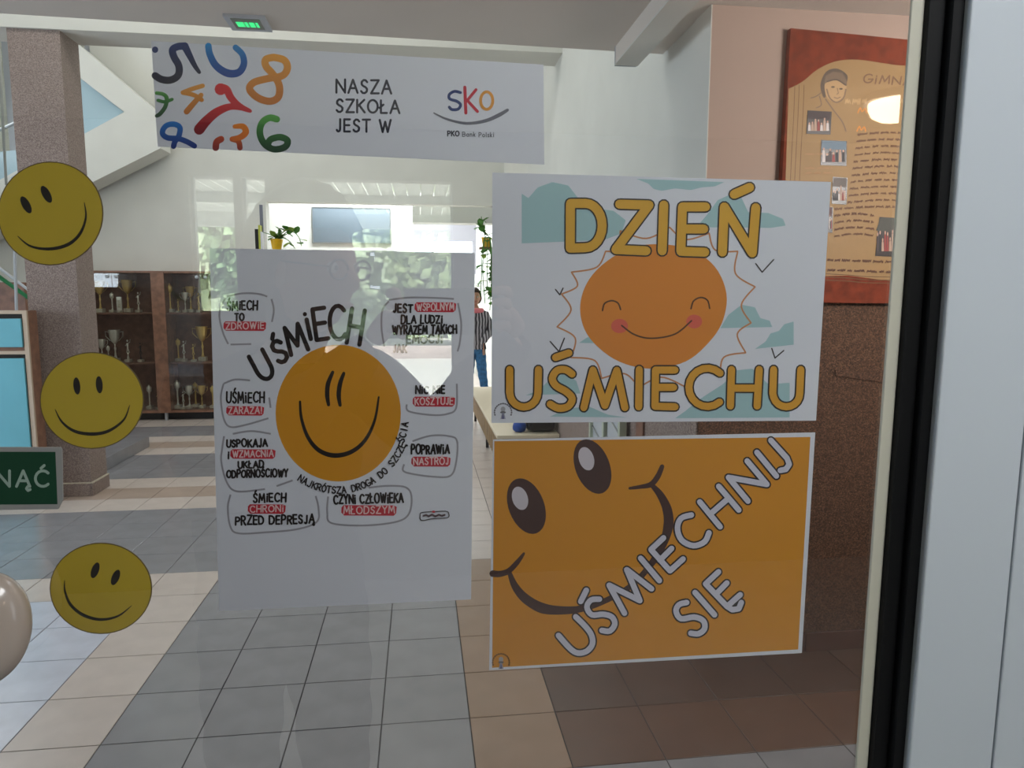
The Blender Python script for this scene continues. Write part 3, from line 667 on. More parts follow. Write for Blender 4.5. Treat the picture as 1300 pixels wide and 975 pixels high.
def head(parent, c, yaw, hair, glasses=False, hs=1.25, long=.12, tilt=0.):
    """face, ears, hair and features in a frame that looks along +Y, turned by yaw about Z"""
    e = bpy.data.objects.new('head', None)
    R = Matrix.Translation(Vector(c)) @ Matrix.Rotation(yaw, 4, 'Z') @ Matrix.Rotation(tilt, 4, 'X')
    bm = bmesh.new(); bmesh.ops.create_icosphere(bm, subdivisions=4, radius=1)
    for v in bm.verts:
        n = v.co.copy(); q = Vector((n.x*.075, n.y*.095, n.z*.118))
        if n.z < 0: q.x *= 1+.28*n.z; q.y *= 1+.12*n.z
        if n.y > .6:                                                    # nose, brow, eye sockets, lips, chin
            q.y += .028*math.exp(-((n.x*.075)/.011)**2-((q.z+.012)/.017)**2)
            q.y += .012*math.exp(-((n.x*.075)/.009)**2-((q.z-.012)/.022)**2)
            for sx in (-1, 1): q.y -= .010*math.exp(-((q.x-sx*.030)/.014)**2-((q.z-.018)/.011)**2)
            q.y += .007*math.exp(-(q.x/.022)**2-((q.z+.050)/.008)**2)+.008*math.exp(-(q.x/.024)**2-((q.z+.085)/.014)**2)
        v.co = R @ q
    hd = obj('head', bm, SKIN, parent, smooth=True)
    for sx in (-1, 1):
        eb = bmesh.new(); bmesh.ops.create_icosphere(eb, subdivisions=2, radius=.0115)
        for v in eb.verts: v.co = R @ (v.co+Vector((sx*.030, .079, .018)))
        obj('eye', eb, SHOE, hd, smooth=True)
        eb = bmesh.new(); bmesh.ops.create_icosphere(eb, subdivisions=2, radius=.0055)
        for v in eb.verts: v.co = R @ (v.co+Vector((sx*.030, .0868, .018)))
        obj('iris', eb, DARK, hd, smooth=True)
        eb = bmesh.new(); bmesh.ops.create_icosphere(eb, subdivisions=2, radius=1)
        for v in eb.verts: v.co = R @ (Vector((v.co.x*.008, v.co.y*.018, v.co.z*.03))+Vector((sx*.077, -.005, .0)))
        obj('ear', eb, SKIN, hd, smooth=True)
    lb = bmesh.new(); bmesh.ops.create_icosphere(lb, subdivisions=2, radius=1)
    for v in lb.verts: v.co = R @ (Vector((v.co.x*.022, v.co.y*.005, v.co.z*.006))+Vector((0, .091, -.05)))
    obj('lips', lb, mat('lips', (160, 84, 78), .5), hd, smooth=True)
    hb = bmesh.new(); bmesh.ops.create_icosphere(hb, subdivisions=4, radius=1)
    for v in hb.verts:
        n = v.co.copy(); q = Vector((n.x*.084*hs, n.y*.098*hs-.018, n.z*.126*hs+.012))
        if n.z < 0: q.z = -long*abs(n.z)**.7+.01
        if n.y > .15 and n.z < .45: q.y = min(q.y, .0+.05*max(0, n.z))
        if n.z < -.1: q.y = min(q.y, -.012)
        w_ = .003*math.sin(n.x*23+n.z*11)+.003*math.sin(n.y*19-n.z*17); q += n*w_
        v.co = R @ q
    obj('hair', hb, hair, parent, smooth=True)
    if glasses:
        for sx in (-1, 1):
            g = bmesh.new(); pts = [R @ Vector((sx*.032+.024*math.cos(a), .098, .016+.018*math.sin(a))) for a in [2*PI*i/16 for i in range(17)]]
            tube(g, pts, .0022, 6); obj('glasses_rim', g, BLACK, parent, smooth=True)
            g = bmesh.new(); tube(g, [R @ Vector((sx*.056, .098, .02)), R @ Vector((sx*.08, .0, .02))], .002, 6); obj('glasses_arm', g, BLACK, parent)
def hand_mesh(wrist, palm_dir, finger_dirs, side, m, parent):
    """palm plus five separate bent fingers; finger_dirs: list of (root offset, mid, tip)"""
    nodes = {'w': (*wrist, .022), 'p': (*(Vector(wrist)+Vector(palm_dir)*.07), (.034, .016))}; edges = [('w', 'p')]
    pm = skin_mesh('palm', nodes, edges, 'w', 2); h = obj('hand', pm, m, parent)
    for i, (a, b, c, d) in enumerate(finger_dirs):
        fn = {'a': (*a, .0095), 'b': (*b, .009), 'c': (*c, .008), 'd': (*d, .0068)}
        obj('finger' if i < 4 else 'thumb', skin_mesh('finger', fn, [('a', 'b'), ('b', 'c'), ('c', 'd')], 'a', 1), m, h)
# phone held at the camera's place (the lens looks through its corner)
ph = thing('smartphone', 'dark smartphone held up in landscape by the person in the vestibule', 'phone', (0, 0, 0))
PM = Matrix.Translation(CAM - CF*.006) @ Matrix(((CR.x, CU.x, -CF.x, 0), (CR.y, CU.y, -CF.y, 0), (CR.z, CU.z, -CF.z, 0), (0, 0, 0, 1)))
bm = bmesh.new(); box(bm, -.024, .136, -.064, .014, .004, .013, M=PM, bev=.003); obj('phone_body', bm, mat('dark_blue_phone', (26, 30, 40), .3), ph)
bm = bmesh.new(); box(bm, -.021, .133, -.061, .011, .0132, .0136, M=PM); obj('phone_screen', bm, mat('phone_screen', (60, 66, 72), .2), ph)
bm = bmesh.new(); box(bm, -.018, .012, -.05, .012, .0015, .0039, M=PM); obj('camera_bump', bm, BLACK, ph)
def P3(x, y, z): return PM @ Vector((x, y, z))
SWEAT = mat('grey_jersey', (74, 72, 76), .9, noise=.1, scale=60)
TROUS = mat('black_trousers', (34, 33, 38), .9, noise=.1, scale=60)
HAIRM = mat('brown_hair', (66, 50, 40), .7, noise=.4, scale=60)
pr = thing('person', 'person with brown bob and glasses photographing the door, in grey jersey', 'person', (0, 0, 0))
bx, by = -.30, -.36
wl, wr_ = P3(-.075, -.085, .045), P3(.185, -.075, .045)
N = {'pel': (bx, by, .92, (.165, .12)), 'wst': (bx, by, 1.10, (.145, .105)), 'chs': (bx, by+.0, 1.30, (.175, .115)), 'nck0': (bx+.03, by+.01, 1.45, (.115, .075)), 'nck': (bx+.06, by+.07, 1.52, .055), 'hd': (bx+.09, by+.11, 1.60, .07),
     'shl': (bx-.17, by+.03, 1.40, .062), 'ell': (bx-.06, by+.24, 1.25, .05), 'wrl': (*wl, .026),
     'shr': (bx+.18, by+.06, 1.46, .07), 'elr': (bx+.31, by+.20, 1.335, .05), 'wrr': (*wr_, .026),
     'hil': (bx-.095, by, .86, .095), 'knl': (bx-.10, by+.02, .48, .062), 'anl': (bx-.11, by-.02, .09, .04), 'tol': (bx-.12, by+.14, .035, .034),
     'hir': (bx+.095, by, .86, .095), 'knr': (bx+.10, by+.02, .48, .062), 'anr': (bx+.11, by-.02, .09, .04), 'tor': (bx+.13, by+.14, .035, .034)}
ED = [('pel', 'wst'), ('wst', 'chs'), ('chs', 'nck0'), ('nck0', 'nck'), ('nck', 'hd'), ('chs', 'shl'), ('shl', 'ell'), ('ell', 'wrl'), ('chs', 'shr'), ('shr', 'elr'), ('elr', 'wrr'),
      ('pel', 'hil'), ('hil', 'knl'), ('knl', 'anl'), ('anl', 'tol'), ('pel', 'hir'), ('hir', 'knr'), ('knr', 'anr'), ('anr', 'tor')]
PB = skin_mesh('body', N, ED, 'pel', 4)
obj('body', PB, SKIN, pr)
garment('jersey', PB, lambda c: c.z > .93 and (c.z < 1.475 or math.hypot(c.x-bx-.06, c.y-by-.05) > .10) and (c-wl).length > .03 and (c-wr_).length > .03, .013, SWEAT, pr, (.93, 1.475))
garment('trousers', PB, lambda c: .08 < c.z < 1.0 and c.y < by+.2 and abs(c.x-bx) < .3, .010, TROUS, pr, (.08, 1.0))
for sx in (-1, 1):
    bm = bmesh.new(); tube(bm, [(bx+sx*.108, by-.07, .045), (bx+sx*.11, by+.0, .05), (bx+sx*.12, by+.12, .042), (bx+sx*.125, by+.19, .032)], [.038, .046, .044, .024], 10); obj('shoe', bm, BLACK, pr, smooth=True)
head(pr, (bx+.095, by+.13, 1.65), -.95, HAIRM, True, 1.28, .16, -.12)
for sgn, wv in ((-1, wl), (1, wr_)):
    e0 = -.024 if sgn < 0 else .136
    pd = (P3(e0+sgn*.018, -.03, .035)-wv).normalized(); fd = []
    for i, yy in enumerate((.012, -.008, -.028, -.047)):
        fd.append((P3(e0+sgn*.024, yy-.012, .03), P3(e0+sgn*.014, yy, .004), P3(e0-sgn*.004, yy, -.006), P3(e0-sgn*(.018-.002*i), yy, -.004)))
    if sgn < 0: fd = [(a, b, P3(e0-.003, -.028-.012*i, -.004), P3(e0+.002, -.030-.012*i, -.0045)) for i, (a, b, c, d) in enumerate(fd)]
    fd.append((P3(e0+sgn*.02, -.045, .035), P3(e0+sgn*.008, -.06, .028), P3(e0-sgn*.012, -.055, .022), P3(e0-sgn*.03, -.045, .02)))
    hand_mesh(tuple(wv), tuple(pd), fd, sgn, SKIN, pr)

# walker far down the corridor
wk = thing('person', 'person in blue jeans and grey striped jacket walking down the far corridor', 'person', (0, 0, 0))
wx, wy = .80, 9.9+.5
zs = .93
N = {'pel': (wx, wy, .90, (.14, .11)), 'wst': (wx, wy, 1.05, (.125, .1)), 'chs': (wx, wy, 1.27, (.15, .11)), 'nck': (wx, wy, 1.43, .055), 'hd': (wx, wy, 1.52, .06),
     'shl': (wx-.16, wy, 1.35, .055), 'ell': (wx-.2, wy+.02, 1.1, .045), 'wrl': (wx-.14, wy-.08, .92, .03), 'hdl': (wx-.13, wy-.1, .84, (.02, .035)),
     'shr': (wx+.16, wy, 1.35, .055), 'elr': (wx+.22, wy+.02, 1.12, .045), 'wrr': (wx+.12, wy-.16, 1.0, .03), 'hdr': (wx+.07, wy-.2, .97, (.02, .035)),
     'hil': (wx-.07, wy, .84, .085), 'knl': (wx-.09, wy+.02, .47, .06), 'anl': (wx-.14, wy+.12, .10, .04), 'tol': (wx-.15, wy-.0, .04, .035),
     'hir': (wx+.07, wy, .84, .085), 'knr': (wx+.1, wy-.1, .47, .06), 'anr': (wx+.16, wy-.14, .10, .04), 'tor': (wx+.17, wy-.28, .04, .035)}
ED = [('pel', 'wst'), ('wst', 'chs'), ('chs', 'nck'), ('nck', 'hd'), ('chs', 'shl'), ('shl', 'ell'), ('ell', 'wrl'), ('wrl', 'hdl'), ('chs', 'shr'), ('shr', 'elr'), ('elr', 'wrr'), ('wrr', 'hdr'),
      ('pel', 'hil'), ('hil', 'knl'), ('knl', 'anl'), ('anl', 'tol'), ('pel', 'hir'), ('hir', 'knr'), ('knr', 'anr'), ('anr', 'tor')]
WB = skin_mesh('body', N, ED, 'pel', 3)
obj('body', WB, SKIN, wk)
jm = bpy.data.materials.new('striped_jacket'); jm.use_nodes = True; nt = jm.node_tree; b = nt.nodes['Principled BSDF']; b.inputs['Roughness'].default_value = .8
wv_ = nt.nodes.new('ShaderNodeTexWave'); wv_.inputs['Scale'].default_value = 7; wv_.inputs['Distortion'].default_value = 3; wv_.bands_direction = 'X'
tc = nt.nodes.new('ShaderNodeTexCoord'); nt.links.new(tc.outputs['Object'], wv_.inputs['Vector'])
cr = nt.nodes.new('ShaderNodeValToRGB'); cr.color_ramp.elements[0].color = (*lin((40, 38, 48)), 1); cr.color_ramp.elements[1].color = (*lin((190, 188, 196)), 1); cr.color_ramp.elements[0].position = .2
nt.links.new(wv_.outputs['Color'], cr.inputs[0]); nt.links.new(cr.outputs[0], b.inputs['Base Color'])
garment('jacket', WB, lambda c: c.z > .86 and c.z < 1.45 and not (c.z < .96 and abs(c.x-wx) > .1 and c.y < wy-.06), .02, jm, wk, (.86, 1.45))
garment('jeans', WB, lambda c: .1 < c.z < .93 and not (abs(c.x-wx) > .1 and c.z > .78 and c.y < wy-.04), .010, DENIM, wk, (.1, .93))
for a, t_ in (('anl', 'tol'), ('anr', 'tor')):
    A, B = Vector(N[a][:3]), Vector(N[t_][:3]); bm = bmesh.new(); tube(bm, [A+Vector((0, .05, -.05)), A+Vector((0, 0, -.045)), B, B+Vector((0, -.06, -.005))], [.035, .05, .05, .028], 10); obj('shoe', bm, SHOE, wk, smooth=True)
bm = bmesh.new(); tube(bm, [(wx+.1*math.cos(a), wy+.09*math.sin(a), 1.42) for a in [2*PI*i/14 for i in range(15)]], .035, 8); obj('scarf', bm, mat('pink_scarf', (230, 130, 140), .8), wk, smooth=True)
head(wk, (wx, wy-.01, 1.60), PI, HAIRM, False, 1.15, .1)

# ------------------------------------------------------------------ the door leaf with its glass
YG = .598
dr = thing('door_1', None, None, (0, 0, 0)); dr['kind'] = 'structure'
lean = Matrix.Translation((0, 0, HC)) @ Matrix.Rotation(.0075, 4, 'Y') @ Matrix.Translation((0, 0, -HC))
def leanbox(name, m, *a, bev=0, parent=dr):
    bm = bmesh.new(); box(bm, *a, M=lean, bev=bev); return obj(name, bm, m, parent)
XF = .4515
def glass_pane(x0, x1, z0, z1):
    bm = bmesh.new(); box(bm, x0, x1, YG-.008, YG-.002, z0, z1)
    me = bpy.data.meshes.new('pane'); bm.to_mesh(me); bm.free(); me.materials.append(GLASS); me.materials.append(GLASS_BACK)
    for p in me.polygons: p.material_index = 0 if p.normal.y < -.5 else 1
    return obj('pane', me, None, dr)
glass_pane(-.86, XF+.012, .12, 2.2)
leanbox('door_stile', ALU, XF, XF+.0855, YG-.034, YG+.034, .02, 2.3, bev=.0015)
leanbox('glazing_gasket', RUBBER, XF-.010, XF, YG-.026, YG-.0085, .06, 2.3)
leanbox('glazing_gasket', RUBBER, XF-.0255, XF-.010, YG-.0175, YG-.0085, .06, 2.3, bev=.0015)
leanbox('glazing_bead', BEAD, XF-.0375, XF-.0255, YG-.0115, YG-.0083, .06, 2.3, bev=.001)
leanbox('door_seam', BLACK, XF+.0855, XF+.0875, YG-.026, YG+.03, .02, 2.3)
leanbox('door_jamb', ALU, XF+.0875, XF+.150, YG-.034, YG+.05, .0, 2.35, bev=.0015)
leanbox('door_jamb', ALU, XF+.151, XF+.22, YG-.031, YG+.05, .0, 2.35)
sbox('door_stile', ALU, -.95, -.86, YG-.034, YG+.034, .02, 2.3, dr)
sbox('door_rail', ALU, -.86, XF, YG-.034, YG+.034, .02, .12, dr); sbox('door_rail', ALU, -.86, XF, YG-.034, YG+.034, 2.2, 2.3, dr)
wf = bmesh.new(); box(wf, .71, 3.2, .55, .66, 0, CZ); box(wf, -7, -.96, .55, .66, 0, CZ); box(wf, -.96, .71, .55, .66, 2.36, CZ)
obj('wall_front', wf, VWALL, kind='structure')
# vestibule behind the camera (seen only as a reflection in the pane)
VY = -2.80
sbox('floor_vestibule', mat('vestibule_floor', (214, 212, 210), .3, noise=.1, scale=6), -2.7, 3.0, VY-.2, .55, -.12, -.001, kind='structure')
sbox('ceiling_vestibule', CEIL, -2.7, 3.0, VY-.15, .55, 2.5, 2.62, kind='structure')
sbox('wall_vestibule_left', VWALL, -2.8, -2.7, VY-.15, .55, 0, 2.62, kind='structure')
sbox('wall_vestibule_right', VWALL, 2.95, 3.1, VY-.15, .55, 0, 2.62, kind='structure')
# openings of the outer wall: mirrored places of the bright panes
ZT = 2.232
ops = [(-1.187, -.962, 1.53), (-.922, -.80, 1.53), (-.646, .189, 1.03)]
wv2 = bmesh.new(); xs = [-2.7]+[v for a in ops for v in a[:2]]+[2.95]
for i in range(0, len(xs), 2): box(wv2, xs[i], xs[i+1], VY-.12, VY, 0, ZT)
box(wv2, -2.7, 2.95, VY-.12, VY, ZT, 2.62)
for a, b, z in ops:
    if z > 0: box(wv2, a, b, VY-.12, VY, 0, z)
obj('wall_outer', wv2, VWALL, kind='structure')
for k, (a, b, z) in enumerate(ops):
    wn_ = thing('window_%d' % (k+3), None, None); wn_['kind'] = 'structure'
    for x in (a, b-.012): sbox('window_frame', ALU, x, x+.012, VY-.09, VY-.05, z, ZT, wn_)
    sbox('pane', CLEAR, a+.012, b-.012, VY-.07, VY-.066, z+.012, ZT-.012, wn_)
    area('entry_portal', ((a+b)/2, VY-.16, (z+ZT)/2), (0, 1, 0), b-a, ZT-z, 1, portal=True)
lm = thing('ceiling_lamp', 'glowing warm dome lamp on the vestibule ceiling, mirrored over the parchment board', 'lamp', (2.115, 1.196-3.05, 2.50))
bm = bmesh.new(); lathe(bm, [(.14, -.03), (.14, 0)], 24); obj('lamp_base', bm, ALU, lm)
bm = bmesh.new(); lathe(bm, [(.02, -.112), (.07, -.106), (.105, -.086), (.12, -.055), (.12, -.03)], 24); obj('lamp_shade', bm, mat('warm_lamp_glass', (255, 236, 205), .4, emit=(255, 226, 190), estr=13), lm, smooth=True)

# outdoors
sbox('ground', CONC, -30, 30, -60, VY-.2, -.14, -.02, kind='structure')
cn = thing('entrance_canopy', 'slatted white entrance canopy outside the vestibule doors', 'canopy', (0, 0, 0))
for i in range(60):
    x = -4+i*.13; sbox('slat', WHITE, x, x+.118, -7.9, VY-.15, 2.62, 2.64, cn)
sbox('cross_beam', STEEL, -4, 3.9, -6.3, -6.2, 2.52, 2.618, cn); sbox('fascia', WHITE, -4, 3.9, -8.0, -7.9, 2.45, 2.9, cn)
for x in (-3.9, 3.75): sbox('post', STEEL, x, x+.1, -7.98, -7.9, -.02, 2.45, cn)
tagw = sbox('boundary_wall', mat('pink_concrete', (172, 158, 152), .9, noise=.2, scale=3), -25, 25, -18.2, -18.0, -.02, .32, label='low pinkish boundary wall in front of the trees outside', cat='wall')
def hedge_mesh():
    rs = random.Random(9); bm = bmesh.new()
    for i in range(5200):
        p = Vector((rs.uniform(-18, 18), rs.uniform(-.5, .5), rs.uniform(0, 8))); s = rs.uniform(.25, .5)
        n = Vector((rs.uniform(-.6, .6), 1, rs.uniform(-.4, .8))).normalized(); u = n.orthogonal().normalized()*s; v = n.cross(u)
        bm.faces.new([bm.verts.new(p+u), bm.verts.new(p+v), bm.verts.new(p-u), bm.verts.new(p-v)])
    me = bpy.data.meshes.new('foliage'); bm.to_mesh(me); bm.free(); me.materials.append(mat('hedge_leaves', (186, 204, 170), .7, noise=.35, scale=1.2)); return me
def tree_mesh(seed, h, r):
    rs = random.Random(seed); bm = bmesh.new()
    for i in range(4200):
        a = rs.random()*2*PI; q = rs.random()**.45; zc = rs.uniform(-1, 1); rr = r*q*math.sqrt(max(0, 1-zc*zc*.9))
        p = Vector((rr*math.cos(a), rr*math.sin(a), h*.55+zc*h*.45)); s = rs.uniform(.14, .3)
        n = Vector((rs.uniform(-1, 1), rs.uniform(-1, 1), rs.uniform(-.4, 1))).normalized(); u = n.orthogonal().normalized()*s; v = n.cross(u)
        vs = [bm.verts.new(p+u), bm.verts.new(p+v*.6), bm.verts.new(p-u), bm.verts.new(p-v*.6)]; bm.faces.new(vs)
    me = bpy.data.meshes.new('crown'); bm.to_mesh(me); bm.free()
    me.materials.append(mat('tree_leaves_%d' % (seed % 2), ((176, 196, 146), (146, 178, 132))[seed % 2], .7, noise=.35, scale=2)); return me
TM = [tree_mesh(1, 6, 2.0), tree_mesh(2, 7.5, 2.6)]
hg = thing('hedge', 'long dense green hedge behind the trees outside', 'hedge', (0, -28, -.02))
obj('foliage', hedge_mesh(), None, hg, kind='stuff')
names = ['first', 'second', 'third', 'fourth', 'fifth', 'sixth', 'seventh']
for i in range(7):
    t = thing('tree', '%s leafy tree from the left beyond the boundary wall outside' % names[i], 'tree', (-15+i*5.4, -21-(i % 2)*1.5, -.02), 'trees outside')
    obj('crown', TM[i % 2], None, t, kind='stuff')
    bm = bmesh.new(); tube(bm, [(0, 0, 0), (.05, 0, 1.5), (0, .05, 4)], [.16, .12, .05], 8); obj('trunk', bm, WOOD_D, t)

# ------------------------------------------------------------------ paper posters (behind the pane, facing us)
YP = YG+.0012
def sheet(name, corners, Y, m, t, label, cat, x=None):
    """corners in photo pixels, clockwise from top left"""
    P = [atY(a, b, Y) for a, b in corners]; c = sum(P, Vector())/4
    o = thing(name, label, cat, (0, 0, 0))
    bm = bmesh.new(); A = [bm.verts.new(p) for p in P]; B = [bm.verts.new(p+Vector((0, t, 0))) for p in P]
    bm.faces.new(A); bm.faces.new(B[::-1])
    for i in range(4): bm.faces.new((A[i], B[i], B[(i+1) % 4], A[(i+1) % 4]))
    bmesh.ops.recalc_face_normals(bm, faces=bm.faces[:]); obj('sheet', bm, m, o); return o
OUT = (44, 40, 42)
# --- the sun poster
p1 = sheet('sun_poster', [(625, 219), (1055, 231), (1036, 534), (624, 537)], YP, PAPER, .0003, 'white poster with a smiling orange sun and the words DZIEŃ UŚMIECHU', 'poster')
K = Ink(YP-.00003, 2.9545, 620, 200, 1e-6)
CL = (168, 204, 208)
for pg in ([(125, 135), (150, 152), (185, 112), (240, 92), (300, 105), (335, 150), (400, 190), (470, 200), (515, 235), (500, 285), (430, 310), (125, 322)],
           [(555, 80), (885, 92), (850, 108), (800, 112), (760, 122), (700, 116), (650, 125), (620, 118), (600, 98)],
           [(780, 262), (820, 215), (860, 160), (900, 142), (950, 152), (975, 205), (1050, 208), (1105, 230), (1115, 255), (1060, 264), (900, 262)],
           [(870, 640), (900, 590), (950, 552), (1000, 562), (1020, 602), (1055, 612), (1065, 636)],
           [(1000, 718), (1040, 690), (1058, 660), (1090, 650), (1110, 625), (1145, 615), (1145, 702)],
           [(140, 892), (190, 872), (235, 828), (290, 808), (330, 838), (345, 885)], [(340, 695), (370, 675), (400, 668), (420, 697)],
           [(700, 978), (740, 950), (790, 908), (830, 882), (880, 850), (930, 798), (990, 792), (1050, 850), (1130, 845), (1130, 975)],
           [(230, 972), (300, 940), (380, 935), (450, 965), (520, 975)]):
    K.poly(pg, CL)
K.build('cloud_print', p1)
K = Ink(YP-.00006, 2.9545, 620, 200, 5e-7)
cusp = [(440, 352), (495, 275), (680, 262), (828, 284), (935, 352), (1000, 485), (985, 620), (965, 732), (870, 818), (735, 858), (565, 862), (425, 828), (310, 750), (258, 635), (275, 512), (312, 430)]
cx, cy = 630, 560
for i in range(len(cusp)):
    a, b = cusp[i], cusp[(i+1) % len(cusp)]; m_ = ((a[0]+b[0])/2, (a[1]+b[1])/2); q = (m_[0]+(cx-m_[0])*.12, m_[1]+(cy-m_[1])*.12)
    K.stroke([a, q, b], 6, (206, 140, 92), curve=True)
sunp = spline([(640, 325), (760, 345), (850, 410), (893, 510), (880, 610), (830, 690), (740, 765), (610, 792), (490, 765), (400, 700), (355, 630), (345, 550), (370, 470), (430, 400), (530, 340)], 5, True)
K.poly([(p.x, p.y) for p in sunp], (224, 138, 48))
K.disc((492, 632), 32, 27, (222, 100, 84)); K.disc((772, 615), 30, 26, (222, 100, 84))
for e in ([(428, 574), (436, 548), (462, 537), (486, 546), (496, 570)], [(760, 567), (770, 538), (797, 525), (822, 536), (830, 566)]): K.stroke(e, 6, (84, 54, 34), curve=True)
K.stroke([(500, 630), (548, 664), (612, 678), (700, 662), (762, 612)], 6, (84, 54, 34), curve=True)
for e in ([(1003, 398), (1027, 430), (1070, 383)], [(252, 495), (268, 515), (280, 490)], [(232, 690), (265, 728), (285, 678)], [(1063, 716), (1075, 752), (1108, 724)]): K.stroke(e, 5, OUT)
K.build('sun_print', p1)
LET = [[(308, 172), (307, 340)], [(308, 172), (365, 172)]+arc(365, 255, 62, 83, -90, 90, 12)[1:-1]+[(365, 338), (307, 340)],
       [(492, 175), (603, 178), (478, 345), (592, 350)], [(658, 178), (652, 350)],
       [(815, 185), (728, 185), (722, 352), (812, 355)], [(725, 268), (808, 268)], [(878, 355), (885, 185), (990, 358), (1003, 188)], [(922, 138), (980, 112)]]
LE2 = [[(80, 795), (80, 880)]+arc(133, 880, 53, 56, 180, 0, 10)[1:-1]+[(186, 880), (188, 795)],
       [(p.x, p.y) for p in spline([(314, 812), (290, 796), (258, 799), (240, 828), (254, 856), (292, 878), (315, 905), (298, 934), (262, 940), (232, 925)], 4)], [(252, 750), (302, 733)],
       [(358, 938), (392, 797), (437, 930), (482, 798), (512, 938)], [(566, 795), (564, 935)], [(700, 797), (627, 797), (625, 933), (700, 935)], [(627, 862), (695, 862)],
       arc(822, 862, 70, 72, -48, -310, 14), [(912, 795), (908, 932)], [(1016, 795), (1008, 932)], [(910, 865), (1012, 865)],
       [(1070, 795), (1067, 885)]+arc(1118, 885, 50, 50, 180, 0, 10)[1:-1]+[(1168, 885), (1172, 795)]]
K = Ink(YP-.00022, 2.9545, 620, 200, 4e-7)
for s in LET: K.stroke(s, 45, OUT)
for s in LE2: K.stroke(s, 38, OUT)
K.build('letter_outline_print', p1)
K = Ink(YP-.0003, 2.9545, 620, 200, 4e-7)
for s in LET: K.stroke(s, 34, (222, 170, 54))
for s in LE2: K.stroke(s, 27, (222, 162, 50))
K.build('letter_fill_print', p1)
def stamp(parent, Y, sc, ox, oy, c, r, colr):
    K = Ink(Y, sc, ox, oy)
    for i in range(15):
        a = PI*.9+i*PI*1.2/14; K.disc((c[0]+r*math.cos(a), c[1]+r*math.sin(a)), 3, 4, colr, a)
    K.disc((c[0], c[1]-r*.35), r*.28, r*.3, (170, 170, 176)); K.disc((c[0], c[1]+r*.02), r*.34, r*.14, (110, 110, 114)); K.poly([(c[0]-r*.3, c[1]+r*.8), (c[0]-r*.12, c[1]+r*.1), (c[0]+r*.12, c[1]+r*.1), (c[0]+r*.3, c[1]+r*.8)], (150, 150, 170))
    K.poly([(c[0]-r*.1, c[1]+r*.8), (c[0], c[1]+r*.15), (c[0]+r*.1, c[1]+r*.8)], (60, 60, 120))
    K.build('stamp_print', parent)
stamp(p1, YP-.0001, 2.9545, 620, 200, (55, 955), 32, (110, 108, 116))
# --- the winking face poster
p2 = sheet('smile_poster', [(626, 558), (1035, 549), (1018, 829), (621, 851)], YP, PAPER, .0003, 'orange poster with a big smiling face and the words UŚMIECHNIJ SIĘ', 'poster')
C4 = (2.826, 600, 530)
K = Ink(YP-.0001, *C4); K.poly([(78, 85), (1212, 70), (1168, 832), (70, 898)], (216, 146, 40)); K.build('orange_print', p2)
K = Ink(YP-.0002, *C4); BR = (74, 50, 48)
K.disc((430, 176), 62, 102, BR, -.36, n=32); K.disc((193, 318), 64, 104, BR, -.36, n=32)
K.disc((408, 148), 27, 43, (214, 206, 214), -.3); K.disc((170, 290), 28, 43, (214, 206, 214), -.3)
K.stroke([(72, 560), (100, 561), (130, 550), (160, 520), (184, 488)], [24, 22, 20, 18, 9], BR, curve=True)
K.stroke([(132, 556), (152, 605), (190, 650), (250, 684), (320, 692), (390, 686), (470, 660), (560, 610), (630, 540), (680, 460), (702, 390), (698, 330), (672, 276), (640, 240)], [14, 26, 34, 38, 30, 24, 20, 20, 22, 28, 36, 34, 26, 14], BR, curve=True)
K.stroke([(564, 254), (600, 249), (640, 240), (664, 212), (680, 176)], [10, 14, 20, 20, 16], BR, curve=True)
K.build('face_print', p2)
LE = [[(308, 782), (350, 829), (378, 845), (410, 838), (430, 812), (426, 780), (405, 750), (370, 715)], [(408, 620), (388, 660)],
      [(455, 652), (425, 655), (410, 680), (428, 708), (468, 706), (500, 716), (510, 742), (492, 766), (464, 764)],
      [(545, 702), (490, 602), (600, 657), (553, 546), (642, 615)], [(603, 505), (670, 585)], [(685, 432), (640, 474), (708, 550), (755, 508)], [(672, 512), (714, 470)],
      [(785, 350), (748, 362), (735, 398), (750, 440), (792, 460), (832, 446), (848, 414)], [(815, 303), (888, 392)], [(883, 247), (955, 332)], [(852, 347), (918, 290)],
      [(988, 300), (918, 215), (1056, 240), (985, 156)], [(1020, 125), (1090, 210)], [(1070, 82), (1128, 146), (1136, 168), (1124, 186), (1104, 190)],
      [(768, 664), (740, 672), (730, 696), (748, 722), (795, 716), (828, 730), (832, 758), (810, 776), (783, 774)], [(798, 628), (868, 708)],
      [(882, 554), (836, 597), (913, 678), (960, 636)], [(872, 635), (912, 594)], [(913, 678), (932, 690), (955, 686), (964, 664)]]
def smooth(s): return [(p.x, p.y) for p in spline(s, 4)] if len(s) > 5 and s[0] != (545, 702) else s
K = Ink(YP-.00022, *C4, 4e-7)
for s in LE: K.stroke(smooth(s), 31, (40, 36, 44))
K.build('letter_outline_print', p2)
K = Ink(YP-.0003, *C4, 4e-7)
for s in LE: K.stroke(smooth(s), 20, (212, 212, 226))
K.build('letter_fill_print', p2)
stamp(p2, YP-.00025, *C4, (102, 878), 30, (120, 80, 30))
